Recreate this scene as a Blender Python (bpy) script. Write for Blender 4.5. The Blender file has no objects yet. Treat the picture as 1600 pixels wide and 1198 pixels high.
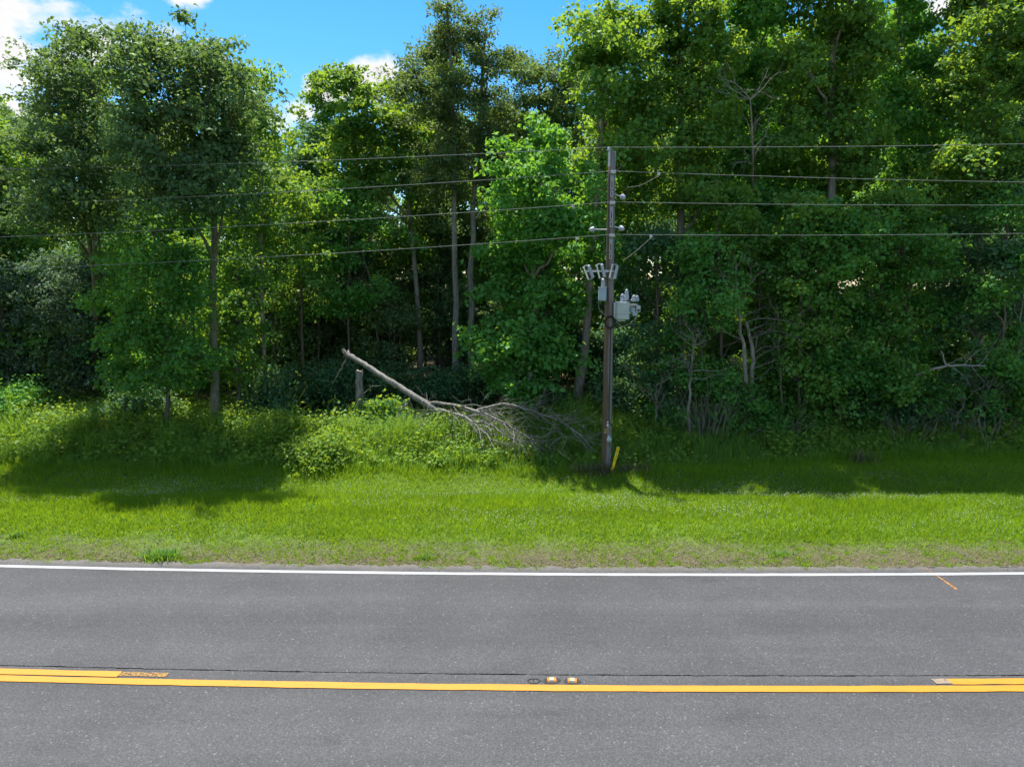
import bpy, math, random
import numpy as np
from mathutils import Vector

# ------------------------------------------------------------------ scene, camera, light
scene = bpy.context.scene
COL = scene.collection
rng = np.random.default_rng(7)
random.seed(7)

CAM_H, FPX, PITCH = 4.9, 1100.0, math.radians(7.71)
cam_d = bpy.data.cameras.new('camera')
cam_d.sensor_width = 36.0
cam_d.lens = FPX / 1600.0 * 36.0
cam_d.clip_start, cam_d.clip_end = 0.1, 6000
cam = bpy.data.objects.new('camera', cam_d)
cam.location = (0, 0, CAM_H)
cam.rotation_euler = (math.radians(90) - PITCH, 0, 0)
COL.objects.link(cam)
scene.camera = cam

SUN_EL, SUN_AZ = math.radians(67), math.radians(22)      # azimuth measured from +Y towards -X
sun_to = Vector((-math.sin(SUN_AZ) * math.cos(SUN_EL), math.cos(SUN_AZ) * math.cos(SUN_EL), math.sin(SUN_EL)))
sd = bpy.data.lights.new('sun', 'SUN')
sd.energy, sd.angle, sd.color = 2.0, math.radians(0.53), (1.0, 0.95, 0.86)
so = bpy.data.objects.new('sun', sd)
so.rotation_euler = sun_to.to_track_quat('Z', 'Y').to_euler()
so.location = (0, 0, 40)
COL.objects.link(so)

vs = scene.view_settings
vs.view_transform, vs.look, vs.exposure, vs.gamma = 'Standard', 'None', 2.45, 1.0
vs.use_curve_mapping = False
scene.render.engine = 'CYCLES'
cy = scene.cycles
cy.max_bounces, cy.diffuse_bounces, cy.glossy_bounces, cy.transmission_bounces, cy.transparent_max_bounces = 5, 4, 1, 4, 4
cy.caustics_reflective = cy.caustics_refractive = False
cy.use_denoising = True
cy.denoiser = 'OPENIMAGEDENOISE'
cy.denoising_input_passes = 'RGB_ALBEDO_NORMAL'


def at(u, v, Y):
    """The point at ground distance Y that the photograph's pixel u, v looks at."""
    a, b = (u - 800.0), (599.0 - v)
    dy = FPX * math.cos(PITCH) + b * math.sin(PITCH)
    dz = -FPX * math.sin(PITCH) + b * math.cos(PITCH)
    t = Y / dy
    return np.array((a * t, Y, CAM_H + dz * t))


def on_plane(u, v, z=0.0):
    a, b = (u - 800.0), (599.0 - v)
    dy = FPX * math.cos(PITCH) + b * math.sin(PITCH)
    dz = -FPX * math.sin(PITCH) + b * math.cos(PITCH)
    t = (z - CAM_H) / dz
    return np.array((a * t, dy * t, z))


# ------------------------------------------------------------------ material helpers
class NT:
    def __init__(self, name):
        self.m = bpy.data.materials.new(name)
        self.m.use_nodes = True
        self.t = self.m.node_tree
        self.t.nodes.clear()
        self.out = self.n('ShaderNodeOutputMaterial')

    def n(self, kind, **kw):
        nd = self.t.nodes.new(kind)
        for k, v in kw.items():
            if k.startswith('i_'):
                nd.inputs[k[2:].replace('_', ' ')].default_value = v
            else:
                setattr(nd, k, v)
        return nd

    def l(self, a, b):
        self.t.links.new(a, b)

    def noise(self, vec, scale, detail=4.0, rough=0.6, dist=0.0):
        nd = self.n('ShaderNodeTexNoise')
        nd.inputs['Scale'].default_value = scale
        nd.inputs['Detail'].default_value = detail
        nd.inputs['Roughness'].default_value = rough
        nd.inputs['Distortion'].default_value = dist
        if vec is not None:
            self.l(vec, nd.inputs['Vector'])
        return nd.outputs['Fac']

    def ramp(self, fac, stops):
        nd = self.n('ShaderNodeValToRGB')
        e = nd.color_ramp.elements
        while len(e) < len(stops):
            e.new(0.5)
        for el, (p, c) in zip(e, stops):
            el.position = p
            el.color = (c[0], c[1], c[2], 1) if hasattr(c, '__len__') else (c, c, c, 1)
        self.l(fac, nd.inputs['Fac'])
        return nd.outputs['Color']

    def mix(self, fac, a, b, mode='MIX'):
        nd = self.n('ShaderNodeMix', data_type='RGBA', blend_type=mode)
        if isinstance(fac, (int, float)):
            nd.inputs[0].default_value = fac
        else:
            self.l(fac, nd.inputs[0])
        for s, x in ((6, a), (7, b)):
            if hasattr(x, 'is_linked'):
                self.l(x, nd.inputs[s])
            else:
                nd.inputs[s].default_value = (*x, 1)
        return nd.outputs[2]

    def math(self, op, a, b=0.0, clamp=False):
        nd = self.n('ShaderNodeMath', operation=op, use_clamp=clamp)
        for i, x in enumerate((a, b)):
            if hasattr(x, 'is_linked'):
                self.l(x, nd.inputs[i])
            else:
                nd.inputs[i].default_value = x
        return nd.outputs[0]

    def obj(self):
        return self.n('ShaderNodeTexCoord').outputs['Object']

    def pos(self):
        return self.n('ShaderNodeNewGeometry').outputs['Position']

    def scale(self, vec, s):
        nd = self.n('ShaderNodeMapping')
        nd.inputs['Scale'].default_value = s
        self.l(vec, nd.inputs['Vector'])
        return nd.outputs['Vector']

    def attr(self, name):
        return self.n('ShaderNodeAttribute', attribute_name=name).outputs['Fac']

    def bsdf(self, color, rough=0.8, spec=0.3, metal=0.0, bump=None, bump_s=0.3, bump_d=0.02):
        p = self.n('ShaderNodeBsdfPrincipled')
        if hasattr(color, 'is_linked'):
            self.l(color, p.inputs['Base Color'])
        else:
            p.inputs['Base Color'].default_value = (*color, 1)
        if hasattr(rough, 'is_linked'):
            self.l(rough, p.inputs['Roughness'])
        else:
            p.inputs['Roughness'].default_value = rough
        p.inputs['Specular IOR Level'].default_value = spec
        p.inputs['Metallic'].default_value = metal
        if bump is not None:
            b = self.n('ShaderNodeBump')
            b.inputs['Strength'].default_value = bump_s
            b.inputs['Distance'].default_value = bump_d
            self.l(bump, b.inputs['Height'])
            self.l(b.outputs['Normal'], p.inputs['Normal'])
        return p.outputs[0]

    def done(self, sh):
        self.l(sh, self.out.inputs['Surface'])
        return self.m


def leaf_material(name, c0, c1, t_col, trans=0.42, rough=0.58, spec=0.18, hue=0.0):
    """Leaf: reflected green varies leaf by leaf and tree by tree; light from behind passes through yellower."""
    k = NT(name)
    var = k.attr('var')
    rnd = k.n('ShaderNodeObjectInfo').outputs['Random']
    col = k.mix(var, c0, c1)
    g = k.math('ADD', k.math('MULTIPLY', rnd, 0.35), 0.82)
    gc = k.n('ShaderNodeCombineColor')
    for i in range(3):
        k.l(g, gc.inputs[i])
    col = k.mix(1.0, col, gc.outputs[0], 'MULTIPLY')
    tcol = k.mix(var, tuple(x * 0.72 for x in t_col), t_col)
    p = k.n('ShaderNodeBsdfPrincipled')
    k.l(col, p.inputs['Base Color'])
    p.inputs['Roughness'].default_value = rough
    p.inputs['Specular IOR Level'].default_value = spec
    tr = k.n('ShaderNodeBsdfTranslucent')
    k.l(tcol, tr.inputs['Color'])
    mx = k.n('ShaderNodeMixShader')
    mx.inputs[0].default_value = trans
    k.l(p.outputs[0], mx.inputs[1])
    k.l(tr.outputs[0], mx.inputs[2])
    return k.done(mx.outputs[0])


def plain(name, col, rough=0.6, spec=0.4, metal=0.0, var=0.18, scale=9.0):
    k = NT(name)
    f = k.noise(k.obj(), scale, 5, 0.65)
    c = k.mix(k.ramp(f, [(0.35, 0.0), (0.7, 1.0)]), tuple(x * (1 - var) for x in col), tuple(min(1, x * (1 + var)) for x in col))
    return k.done(k.bsdf(c, rough, spec, metal, bump=f, bump_s=0.1))


def bark_material(name, c0, c1, stretch=(9, 9, 1.6), bump_d=0.03, moss=0.0):
    k = NT(name)
    v = k.scale(k.obj(), stretch)
    f = k.noise(v, 2.2, 7, 0.7, 0.4)
    g = k.noise(k.obj(), 1.3, 3, 0.6)
    c = k.mix(k.ramp(f, [(0.35, 0.0), (0.62, 1.0)]), c0, c1)
    c = k.mix(k.math('MULTIPLY', k.ramp(g, [(0.45, 0.0), (0.65, 1.0)]), 0.35 + moss), c, (0.06, 0.085, 0.035) if moss else tuple(x * 1.35 for x in c1))
    return k.done(k.bsdf(c, 0.9, 0.15, bump=f, bump_s=0.7, bump_d=bump_d))


MAT = {}
MAT['leaf_oak'] = leaf_material('leaf_oak', (0.078, 0.185, 0.088), (0.142, 0.265, 0.112), (0.210, 0.330, 0.050), 0.40)
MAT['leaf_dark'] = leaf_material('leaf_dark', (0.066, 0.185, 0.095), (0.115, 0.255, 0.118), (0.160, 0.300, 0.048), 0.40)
MAT['leaf_bright'] = leaf_material('leaf_bright', (0.066, 0.245, 0.064), (0.125, 0.340, 0.080), (0.230, 0.460, 0.030), 0.48)
MAT['leaf_gum'] = leaf_material('leaf_gum', (0.072, 0.230, 0.058), (0.140, 0.310, 0.070), (0.320, 0.470, 0.030), 0.49)
MAT['leaf_olive'] = leaf_material('leaf_olive', (0.090, 0.190, 0.080), (0.155, 0.265, 0.102), (0.220, 0.310, 0.048), 0.40)
MAT['leaf_blue'] = leaf_material('leaf_blue', (0.070, 0.150, 0.105), (0.140, 0.235, 0.165), (0.15, 0.25, 0.07), 0.36)
MAT['weed'] = leaf_material('weed_leaf', (0.100, 0.225, 0.034), (0.200, 0.345, 0.055), (0.34, 0.47, 0.024), 0.46, 0.6, 0.2)
MAT['tall_grass'] = leaf_material('tall_grass_blade', (0.070, 0.210, 0.036), (0.150, 0.320, 0.050), (0.30, 0.44, 0.018), 0.46, 0.6, 0.2)
MAT['lawn'] = leaf_material('lawn_blade', (0.105, 0.262, 0.016), (0.195, 0.380, 0.022), (0.35, 0.50, 0.010), 0.46, 0.6, 0.2)
MAT['dry'] = leaf_material('dry_blade', (0.10, 0.098, 0.052), (0.19, 0.18, 0.115), (0.14, 0.135, 0.06), 0.25, 0.8, 0.1)
MAT['bark'] = bark_material('bark_grey', (0.11, 0.10, 0.088), (0.29, 0.275, 0.25))
MAT['bark_dark'] = bark_material('bark_dark', (0.055, 0.049, 0.041), (0.15, 0.135, 0.115))
MAT['bark_pale'] = bark_material('bark_pale', (0.14, 0.133, 0.12), (0.30, 0.29, 0.27))
MAT['bark_moss'] = bark_material('bark_mossy', (0.095, 0.095, 0.065), (0.24, 0.235, 0.18), moss=0.3)
MAT['dead_wood'] = bark_material('weathered_wood', (0.065, 0.061, 0.052), (0.26, 0.255, 0.235))
MAT['steel'] = plain('galvanised_steel', (0.40, 0.43, 0.45), 0.45, 0.5, 0.6)
MAT['porcelain'] = plain('grey_porcelain', (0.33, 0.385, 0.45), 0.35, 0.5)
MAT['paint_grey'] = plain('pale_grey_paint', (0.35, 0.415, 0.425), 0.5, 0.4, 0.0, 0.1, 5)
MAT['paint_blue'] = plain('blue_grey_paint', (0.28, 0.38, 0.46), 0.5, 0.4, 0.0, 0.1, 5)
MAT['cable'] = plain('black_cable', (0.018, 0.018, 0.02), 0.6, 0.3)
MAT['conductor'] = plain('aluminium_conductor', (0.19, 0.21, 0.20), 0.85, 0.2, 0.0)
MAT['yellow_plastic'] = plain('yellow_plastic', (0.72, 0.52, 0.02), 0.5, 0.4, 0.0, 0.1)
MAT['dark_print'] = plain('dark_print', (0.12, 0.09, 0.02), 0.7, 0.2)
MAT['rust'] = plain('brown_tag', (0.22, 0.17, 0.08), 0.7, 0.2)
MAT['white_tag'] = plain('white_tag', (0.7, 0.72, 0.72), 0.5, 0.3)
MAT['amber'] = plain('amber_plastic', (0.50, 0.17, 0.012), 0.45, 0.4)
MAT['reflector_white'] = plain('clear_reflector', (0.30, 0.295, 0.22), 0.5, 0.3)
MAT['clover'] = plain('clover_flower', (0.48, 0.50, 0.42), 0.9, 0.1)


def pole_material():
    k = NT('treated_pole_wood')
    o = k.obj()
    f = k.noise(k.scale(o, (30, 30, 1.2)), 2.0, 7, 0.7, 0.3)
    s = k.n('ShaderNodeSeparateXYZ')
    k.l(o, s.inputs[0])
    side = k.math('ADD', k.math('MULTIPLY', s.outputs['X'], 9.0), k.math('MULTIPLY', k.noise(k.scale(o, (2, 2, 0.35)), 2.0, 3), 1.6))
    brown = k.mix(f, (0.062, 0.046, 0.036), (0.17, 0.125, 0.095))
    grey = k.mix(f, (0.11, 0.112, 0.115), (0.27, 0.265, 0.26))
    c = k.mix(k.ramp(side, [(0.50, 0.0), (0.85, 1.0)]), brown, grey)
    return k.done(k.bsdf(c, 0.95, 0.08, bump=f, bump_s=0.8, bump_d=0.015))


MAT['pole'] = pole_material()


# ------------------------------------------------------------------ mesh helpers
def mesh_np(name, V, F, mat, attrs=None, smooth=False):
    V = np.asarray(V, dtype=np.float32)
    F = np.asarray(F, dtype=np.int32)
    me = bpy.data.meshes.new(name)
    me.vertices.add(len(V))
    me.vertices.foreach_set('co', V.ravel())
    me.loops.add(F.size)
    me.loops.foreach_set('vertex_index', F.ravel())
    me.polygons.add(len(F))
    me.polygons.foreach_set('loop_start', np.arange(0, F.size, F.shape[1], dtype=np.int32))
    if smooth:
        me.polygons.foreach_set('use_smooth', np.ones(len(F), dtype=bool))
    me.update(calc_edges=True)
    if attrs:
        for an, arr in attrs.items():
            a = me.attributes.new(an, 'FLOAT', 'POINT')
            a.data.foreach_set('value', np.asarray(arr, dtype=np.float32))
    me.materials.append(MAT[mat] if isinstance(mat, str) else mat)
    return me


def link(name, me, parent=None, loc=None, kind=None):
    o = bpy.data.objects.new(name, me)
    COL.objects.link(o)
    if parent is not None:
        o.parent = parent
    if loc is not None:
        o.location = loc
    if kind:
        o['kind'] = kind
    return o


def tag(o, label, cat=None, group=None, kind=None):
    o['label'] = label
    if cat:
        o['category'] = cat
    if group:
        o['group'] = group
    if kind:
        o['kind'] = kind
    return o


def thing(name, label, cat, loc=(0, 0, 0), group=None):
    o = bpy.data.objects.new(name, None)
    o.empty_display_size = 0.3
    COL.objects.link(o)
    o.location = loc
    return tag(o, label, cat, group)


def dup(root, loc, rotz=0.0, scale=1.0, label=None):
    r = root.copy()
    COL.objects.link(r)
    r.location = loc
    r.rotation_euler = (0, 0, rotz)
    r.scale = (scale,) * 3 if not hasattr(scale, '__len__') else scale
    if label:
        r['label'] = label
    for ch in list(root.children):
        c = ch.copy()
        COL.objects.link(c)
        c.parent = r
    return r


def tube_batch(P, R, sides=5):
    """P (n,k,3) paths, R (n,k) radii -> verts, quads."""
    P = np.asarray(P, float)
    R = np.asarray(R, float)
    n, k, _ = P.shape
    T = np.gradient(P, axis=1)
    T /= np.linalg.norm(T, axis=2, keepdims=True) + 1e-9
    ref = np.zeros_like(T)
    m = np.abs(T[:, :1, 2:3]).repeat(k, 1)[..., 0] > 0.8
    ref[..., 2] = 1.0
    ref[m] = (1.0, 0.0, 0.0)
    U = np.cross(T, ref)
    U /= np.linalg.norm(U, axis=2, keepdims=True) + 1e-9
    W = np.cross(T, U)
    a = np.arange(sides) * 2 * math.pi / sides
    ring = P[:, :, None, :] + R[:, :, None, None] * (np.cos(a)[None, None, :, None] * U[:, :, None, :] + np.sin(a)[None, None, :, None] * W[:, :, None, :])
    V = ring.reshape(-1, 3)
    base = (np.arange(n)[:, None, None] * k + np.arange(k - 1)[None, :, None]) * sides
    j = np.arange(sides)[None, None, :]
    j2 = (j + 1) % sides
    F = np.stack([base + j, base + j2, base + sides + j2, base + sides + j], axis=-1).reshape(-1, 4)
    return V, F


def join(parts):
    Vs, Fs, n = [], [], 0
    for V, F in parts:
        Vs.append(V)
        Fs.append(np.asarray(F) + n)
        n += len(V)
    return np.concatenate(Vs), np.concatenate(Fs)


def smooth_path(pts, k=12, wob=0.0, r=None):
    """Catmull-like resample of a polyline to k points, with slight wobble."""
    r = r or rng
    pts = np.asarray(pts, float)
    d = np.concatenate([[0], np.cumsum(np.linalg.norm(np.diff(pts, axis=0), axis=1))])
    t = np.linspace(0, d[-1], k)
    out = np.stack([np.interp(t, d, pts[:, i]) for i in range(3)], 1)
    for _ in range(2):
        out[1:-1] = 0.25 * out[:-2] + 0.5 * out[1:-1] + 0.25 * out[2:]
    if wob:
        w = r.normal(0, wob, (k, 3))
        w[0] = 0
        out += w
    return out


def leaf_quads(C, N, size, r, aspect=0.62, fold=0.16):
    """One folded kite per leaf. C centres, N normals, size lengths."""
    n = len(C)
    N = N / (np.linalg.norm(N, axis=1, keepdims=True) + 1e-9)
    A = r.normal(0, 1, (n, 3))
    A -= (A * N).sum(1, keepdims=True) * N
    A /= np.linalg.norm(A, axis=1, keepdims=True) + 1e-9
    B = np.cross(N, A)
    s = size[:, None]
    V = np.empty((n, 4, 3))
    V[:, 0] = C - A * s * 0.5
    V[:, 1] = C + B * s * aspect * 0.5 + N * s * fold
    V[:, 2] = C + A * s * 0.5
    V[:, 3] = C - B * s * aspect * 0.5 + N * s * fold
    F = np.arange(n * 4).reshape(n, 4)
    return V.reshape(-1, 3), F


def blades(B, H, lean, width, r):
    """Grass blades: two tri-like quads folded into a bent strip; B bases (n,3)."""
    n = len(B)
    a = r.uniform(0, 2 * math.pi, n)
    D = np.stack([np.cos(a), np.sin(a), np.zeros(n)], 1)
    S = np.stack([-np.sin(a), np.cos(a), np.zeros(n)], 1) * (width * 0.5)[:, None]
    up = np.array((0, 0, 1.0))
    mid = B + up * (H * 0.55)[:, None] + D * (lean * 0.30 * H)[:, None]
    tip = B + up * (H * (1 - 0.25 * lean))[:, None] + D * (lean * H)[:, None]
    V = np.stack([B - S, B + S, mid + S * 0.8, mid - S * 0.8, tip], 1).reshape(-1, 3)
    i = np.arange(n)[:, None] * 5
    F = np.concatenate([i + np.array([[0, 1, 2]]), i + np.array([[0, 2, 3]]), i + np.array([[3, 2, 4]])])
    return V, F


def vnoise(x, y, seed=0):
    """Cheap smooth 2-D value noise in 0..1 (sum of three octaves)."""
    out = 0.0
    amp, tot = 1.0, 0.0
    for o in range(3):
        g = np.random.default_rng(seed * 17 + o).random((64, 64))
        xs, ys = x * (2 ** o), y * (2 ** o)
        xi, yi = np.floor(xs).astype(int), np.floor(ys).astype(int)
        fx, fy = xs - xi, ys - yi
        fx, fy = fx * fx * (3 - 2 * fx), fy * fy * (3 - 2 * fy)
        a, b = g[xi % 64, yi % 64], g[(xi + 1) % 64, yi % 64]
        c, d = g[xi % 64, (yi + 1) % 64], g[(xi + 1) % 64, (yi + 1) % 64]
        out = out + amp * ((a * (1 - fx) + b * fx) * (1 - fy) + (c * (1 - fx) + d * fx) * fy)
        tot += amp
        amp *= 0.5
    return out / tot


def short_blades(B, H, lean, width, r):
    n = len(B)
    a = r.uniform(0, 2 * math.pi, n)
    S = np.stack([-np.sin(a), np.cos(a), np.zeros(n)], 1) * (width * 0.5)[:, None]
    b = a + r.normal(0, 0.9, n)
    tip = B + np.stack([np.cos(b) * lean * H, np.sin(b) * lean * H, H], 1)
    return np.stack([B - S, B + S, tip], 1).reshape(-1, 3), np.arange(n * 3).reshape(n, 3)


class PB:
    """Small builder for hard-surface parts."""
    def __init__(self):
        self.V, self.F = [], []

    def add(self, V, F):
        n = len(self.V)
        self.V += [tuple(map(float, v)) for v in V]
        self.F += [tuple(int(i) + n for i in f) for f in F]
        return self

    def box(self, c, s, rot=None, ch=0.12):
        """Box with chamfered vertical edges. c centre, s full size."""
        hx, hy, hz = s[0] / 2, s[1] / 2, s[2] / 2
        k = ch * min(hx, hy)
        o = [(-hx + k, -hy), (hx - k, -hy), (hx, -hy + k), (hx, hy - k), (hx - k, hy), (-hx + k, hy), (-hx, hy - k), (-hx, -hy + k)]
        zk = min(k, hz * 0.3)
        V = []
        for z, f in ((-hz, 0.0), (-hz + zk, 1.0), (hz - zk, 1.0), (hz, 0.0)):
            for x, y in o:
                q = 1 - (0 if f else zk * 0.7 / max(hx, 1e-6))
                q2 = 1 - (0 if f else zk * 0.7 / max(hy, 1e-6))
                V.append(Vector((x * q, y * q2, z)))
        if rot is not None:
            V = [rot @ v for v in V]
        V = [(v.x + c[0], v.y + c[1], v.z + c[2]) for v in V]
        F = [tuple(range(7, -1, -1)), tuple(range(24, 32))]
        for r_ in range(3):
            for j in range(8):
                F.append((r_ * 8 + j, r_ * 8 + (j + 1) % 8, r_ * 8 + 8 + (j + 1) % 8, r_ * 8 + 8 + j))
        return self.add(V, F)

    def lathe(self, p0, p1, prof, sides=12):
        """Profile [(t along axis 0..1, radius)] turned round the axis p0->p1."""
        p0, p1 = Vector(p0), Vector(p1)
        ax = (p1 - p0)
        q = ax.normalized().to_track_quat('Z', 'Y')
        V, F = [], []
        for t, r_ in prof:
            for j in range(sides):
                a = 2 * math.pi * j / sides
                V.append(p0 + ax * t + q @ Vector((math.cos(a) * r_, math.sin(a) * r_, 0)))
        for i in range(len(prof) - 1):
            for j in range(sides):
                F.append((i * sides + j, i * sides + (j + 1) % sides, (i + 1) * sides + (j + 1) % sides, (i + 1) * sides + j))
        F.append(tuple(range(sides - 1, -1, -1)))
        F.append(tuple(range((len(prof) - 1) * sides, len(prof) * sides)))
        return self.add(V, F)

    def tube(self, pts, r_, sides=6):
        pts = np.asarray(pts, float)
        V, F = tube_batch(pts[None], np.full((1, len(pts)), r_), sides)
        n = len(pts)
        self.add(V, [tuple(f) for f in F] + [tuple(range(sides)), tuple(range((n - 1) * sides, n * sides))])
        return self

    def build(self, name, mat, parent=None, smooth=False):
        me = bpy.data.meshes.new(name)
        me.from_pydata(self.V, [], self.F)
        me.materials.append(MAT[mat] if isinstance(mat, str) else mat)
        if smooth:
            me.polygons.foreach_set('use_smooth', np.ones(len(me.polygons), dtype=bool))
        me.update()
        return link(name, me, parent)


# ------------------------------------------------------------------ sky
def build_world():
    w = bpy.data.worlds.new('World')
    scene.world = w
    w.use_nodes = True
    t = w.node_tree
    t.nodes.clear()
    N, L = t.nodes.new, t.links.new
    out, bg = N('ShaderNodeOutputWorld'), N('ShaderNodeBackground')
    L(bg.outputs[0], out.inputs[0])
    sky = N('ShaderNodeTexSky')
    sky.sky_type = 'NISHITA'
    sky.sun_disc = False
    sky.sun_elevation = SUN_EL
    sky.sun_rotation = -SUN_AZ
    sky.altitude, sky.air_density, sky.dust_density, sky.ozone_density = 50, 1.0, 0.6, 2.0
    hs = N('ShaderNodeHueSaturation')
    hs.inputs['Hue'].default_value = 0.494
    hs.inputs['Saturation'].default_value = 1.5
    hs.inputs['Value'].default_value = 0.46
    L(sky.outputs[0], hs.inputs['Color'])
    tc = N('ShaderNodeTexCoord')
    nz = N('ShaderNodeTexNoise')
    nz.inputs['Scale'].default_value = 9.0
    nz.inputs['Detail'].default_value = 9.0
    nz.inputs['Roughness'].default_value = 0.58
    mp = N('ShaderNodeMapping')
    mp.inputs['Scale'].default_value = (1.0, 1.0, 1.7)
    L(tc.outputs['Generated'], mp.inputs['Vector'])
    L(mp.outputs[0], nz.inputs['Vector'])
    # cumulus cells: those the photograph shows, and neighbours just outside the view
    cells = []
    for u, v, ru, rv in ((-15, 75, 175, 120), (5, 165, 85, 50), (282, -8, 32, 17), (470, 180, 54, 29), (522, 140, 62, 25), (592, 112, 36, 24), (1475, 14, 45, 26), (-250, 120, 200, 100), (1800, -60, 200, 90)):
        d = Vector(at(u, v, 10.0)) - Vector((0, 0, CAM_H))
        d.normalize()
        cells.append((d, ru / 1100.0, rv / 1100.0))
    field = None
    for d, sx, sz in cells:
        sub = N('ShaderNodeVectorMath')
        sub.operation = 'SUBTRACT'
        L(tc.outputs['Generated'], sub.inputs[0])
        sub.inputs[1].default_value = d
        sc = N('ShaderNodeVectorMath')
        sc.operation = 'MULTIPLY'
        L(sub.outputs[0], sc.inputs[0])
        sc.inputs[1].default_value = (1 / sx, 1 / sx, 1 / sz)
        ln = N('ShaderNodeVectorMath')
        ln.operation = 'LENGTH'
        L(sc.outputs[0], ln.inputs[0])
        if field is None:
            field = ln.outputs['Value']
        else:
            mn = N('ShaderNodeMath')
            mn.operation = 'MINIMUM'
            L(field, mn.inputs[0])
            L(ln.outputs['Value'], mn.inputs[1])
            field = mn.outputs[0]
    # unseen cumulus (about half cover) added outside the view as fill light
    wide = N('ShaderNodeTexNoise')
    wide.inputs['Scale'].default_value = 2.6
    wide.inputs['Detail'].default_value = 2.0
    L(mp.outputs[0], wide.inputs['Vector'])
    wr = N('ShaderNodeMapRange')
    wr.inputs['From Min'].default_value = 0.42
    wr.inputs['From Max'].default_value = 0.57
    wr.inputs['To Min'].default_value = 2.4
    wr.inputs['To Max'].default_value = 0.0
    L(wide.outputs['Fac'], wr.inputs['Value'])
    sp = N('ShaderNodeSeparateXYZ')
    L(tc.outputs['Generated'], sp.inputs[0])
    fr = N('ShaderNodeMapRange')      # keeps the added fill clouds out of the view
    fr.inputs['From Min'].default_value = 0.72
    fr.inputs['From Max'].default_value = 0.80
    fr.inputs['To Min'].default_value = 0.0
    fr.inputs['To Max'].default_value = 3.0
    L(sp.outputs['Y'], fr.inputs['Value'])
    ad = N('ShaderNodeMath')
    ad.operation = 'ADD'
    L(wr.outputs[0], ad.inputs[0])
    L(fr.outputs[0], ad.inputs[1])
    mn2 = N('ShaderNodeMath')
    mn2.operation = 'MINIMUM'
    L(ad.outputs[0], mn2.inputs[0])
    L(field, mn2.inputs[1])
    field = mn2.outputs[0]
    m1 = N('ShaderNodeMath')          # noise*3.2 - distance
    m1.operation = 'MULTIPLY_ADD'
    L(nz.outputs['Fac'], m1.inputs[0])
    m1.inputs[1].default_value = 4.2
    m1.inputs[2].default_value = -1.22
    m2 = N('ShaderNodeMath')
    m2.operation = 'SUBTRACT'
    L(m1.outputs[0], m2.inputs[0])
    L(field, m2.inputs[1])
    mr = N('ShaderNodeMapRange')
    mr.interpolation_type = 'SMOOTHSTEP'
    mr.inputs['From Min'].default_value = -0.15
    mr.inputs['From Max'].default_value = 0.55
    L(m2.outputs[0], mr.inputs['Value'])
    cr = N('ShaderNodeMapRange')      # thicker middles are greyer
    cr.inputs['From Min'].default_value = 0.2
    cr.inputs['From Max'].default_value = 1.5
    L(m2.outputs[0], cr.inputs['Value'])
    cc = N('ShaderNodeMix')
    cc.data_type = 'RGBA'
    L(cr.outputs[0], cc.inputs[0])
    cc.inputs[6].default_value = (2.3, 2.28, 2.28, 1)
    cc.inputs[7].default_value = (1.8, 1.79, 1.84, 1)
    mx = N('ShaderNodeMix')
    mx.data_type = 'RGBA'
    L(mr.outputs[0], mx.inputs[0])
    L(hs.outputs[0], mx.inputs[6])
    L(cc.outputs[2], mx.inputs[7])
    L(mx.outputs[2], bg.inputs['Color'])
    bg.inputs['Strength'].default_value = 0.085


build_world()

# ------------------------------------------------------------------ ground and road
RA, RB = -0.0175, 0.0023


def off(x):
    """How far the gently curved road swings away at x."""
    x = np.asarray(x, float)
    c = np.clip(x, -45, 45)
    return RA * x + RB * c * c + (x - c) * 2 * RB * c


S_NEAR_EDGE, S_NEAR_WHITE, S_YELLOW, S_JOINT, S_WHITE, S_EDGE = 4.25, 4.55, 8.13, 8.44, 11.62, 11.95


def sstep(a, b, x):
    t = np.clip((x - a) / (b - a), 0, 1)
    return t * t * (3 - 2 * t)


def ground_z(x, y):
    x, y = np.asarray(x, float), np.asarray(y, float)
    s = y - off(x)
    nz = vnoise(x * 1.3 + 40, y * 1.3 + 40, 3) - 0.5
    nf = vnoise(x * 7 + 90, y * 7 + 90, 4) - 0.5
    far = -0.06 + 0.075 * sstep(S_EDGE - 0.40, S_EDGE + 0.45, s) + (nf * 0.055 + nz * 0.05) * sstep(S_EDGE - 0.5, S_EDGE, s) * (1 - 0.5 * sstep(S_EDGE + 0.5, S_EDGE + 1.5, s))
    far = far + 0.09 * sstep(12.3, 14.6, s) - 0.28 * np.exp(-((s - 17.1) / 1.15) ** 2) + 0.22 * sstep(17.8, 22, s) + nz * 0.12 * sstep(18, 21, s)
    near = -0.06 + 0.085 * sstep(S_NEAR_EDGE + 0.35, S_NEAR_EDGE - 0.4, s) + nz * 0.04 * sstep(S_NEAR_EDGE + 0.2, S_NEAR_EDGE - 0.5, s)
    return np.where(s > 8, far, near)


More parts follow.
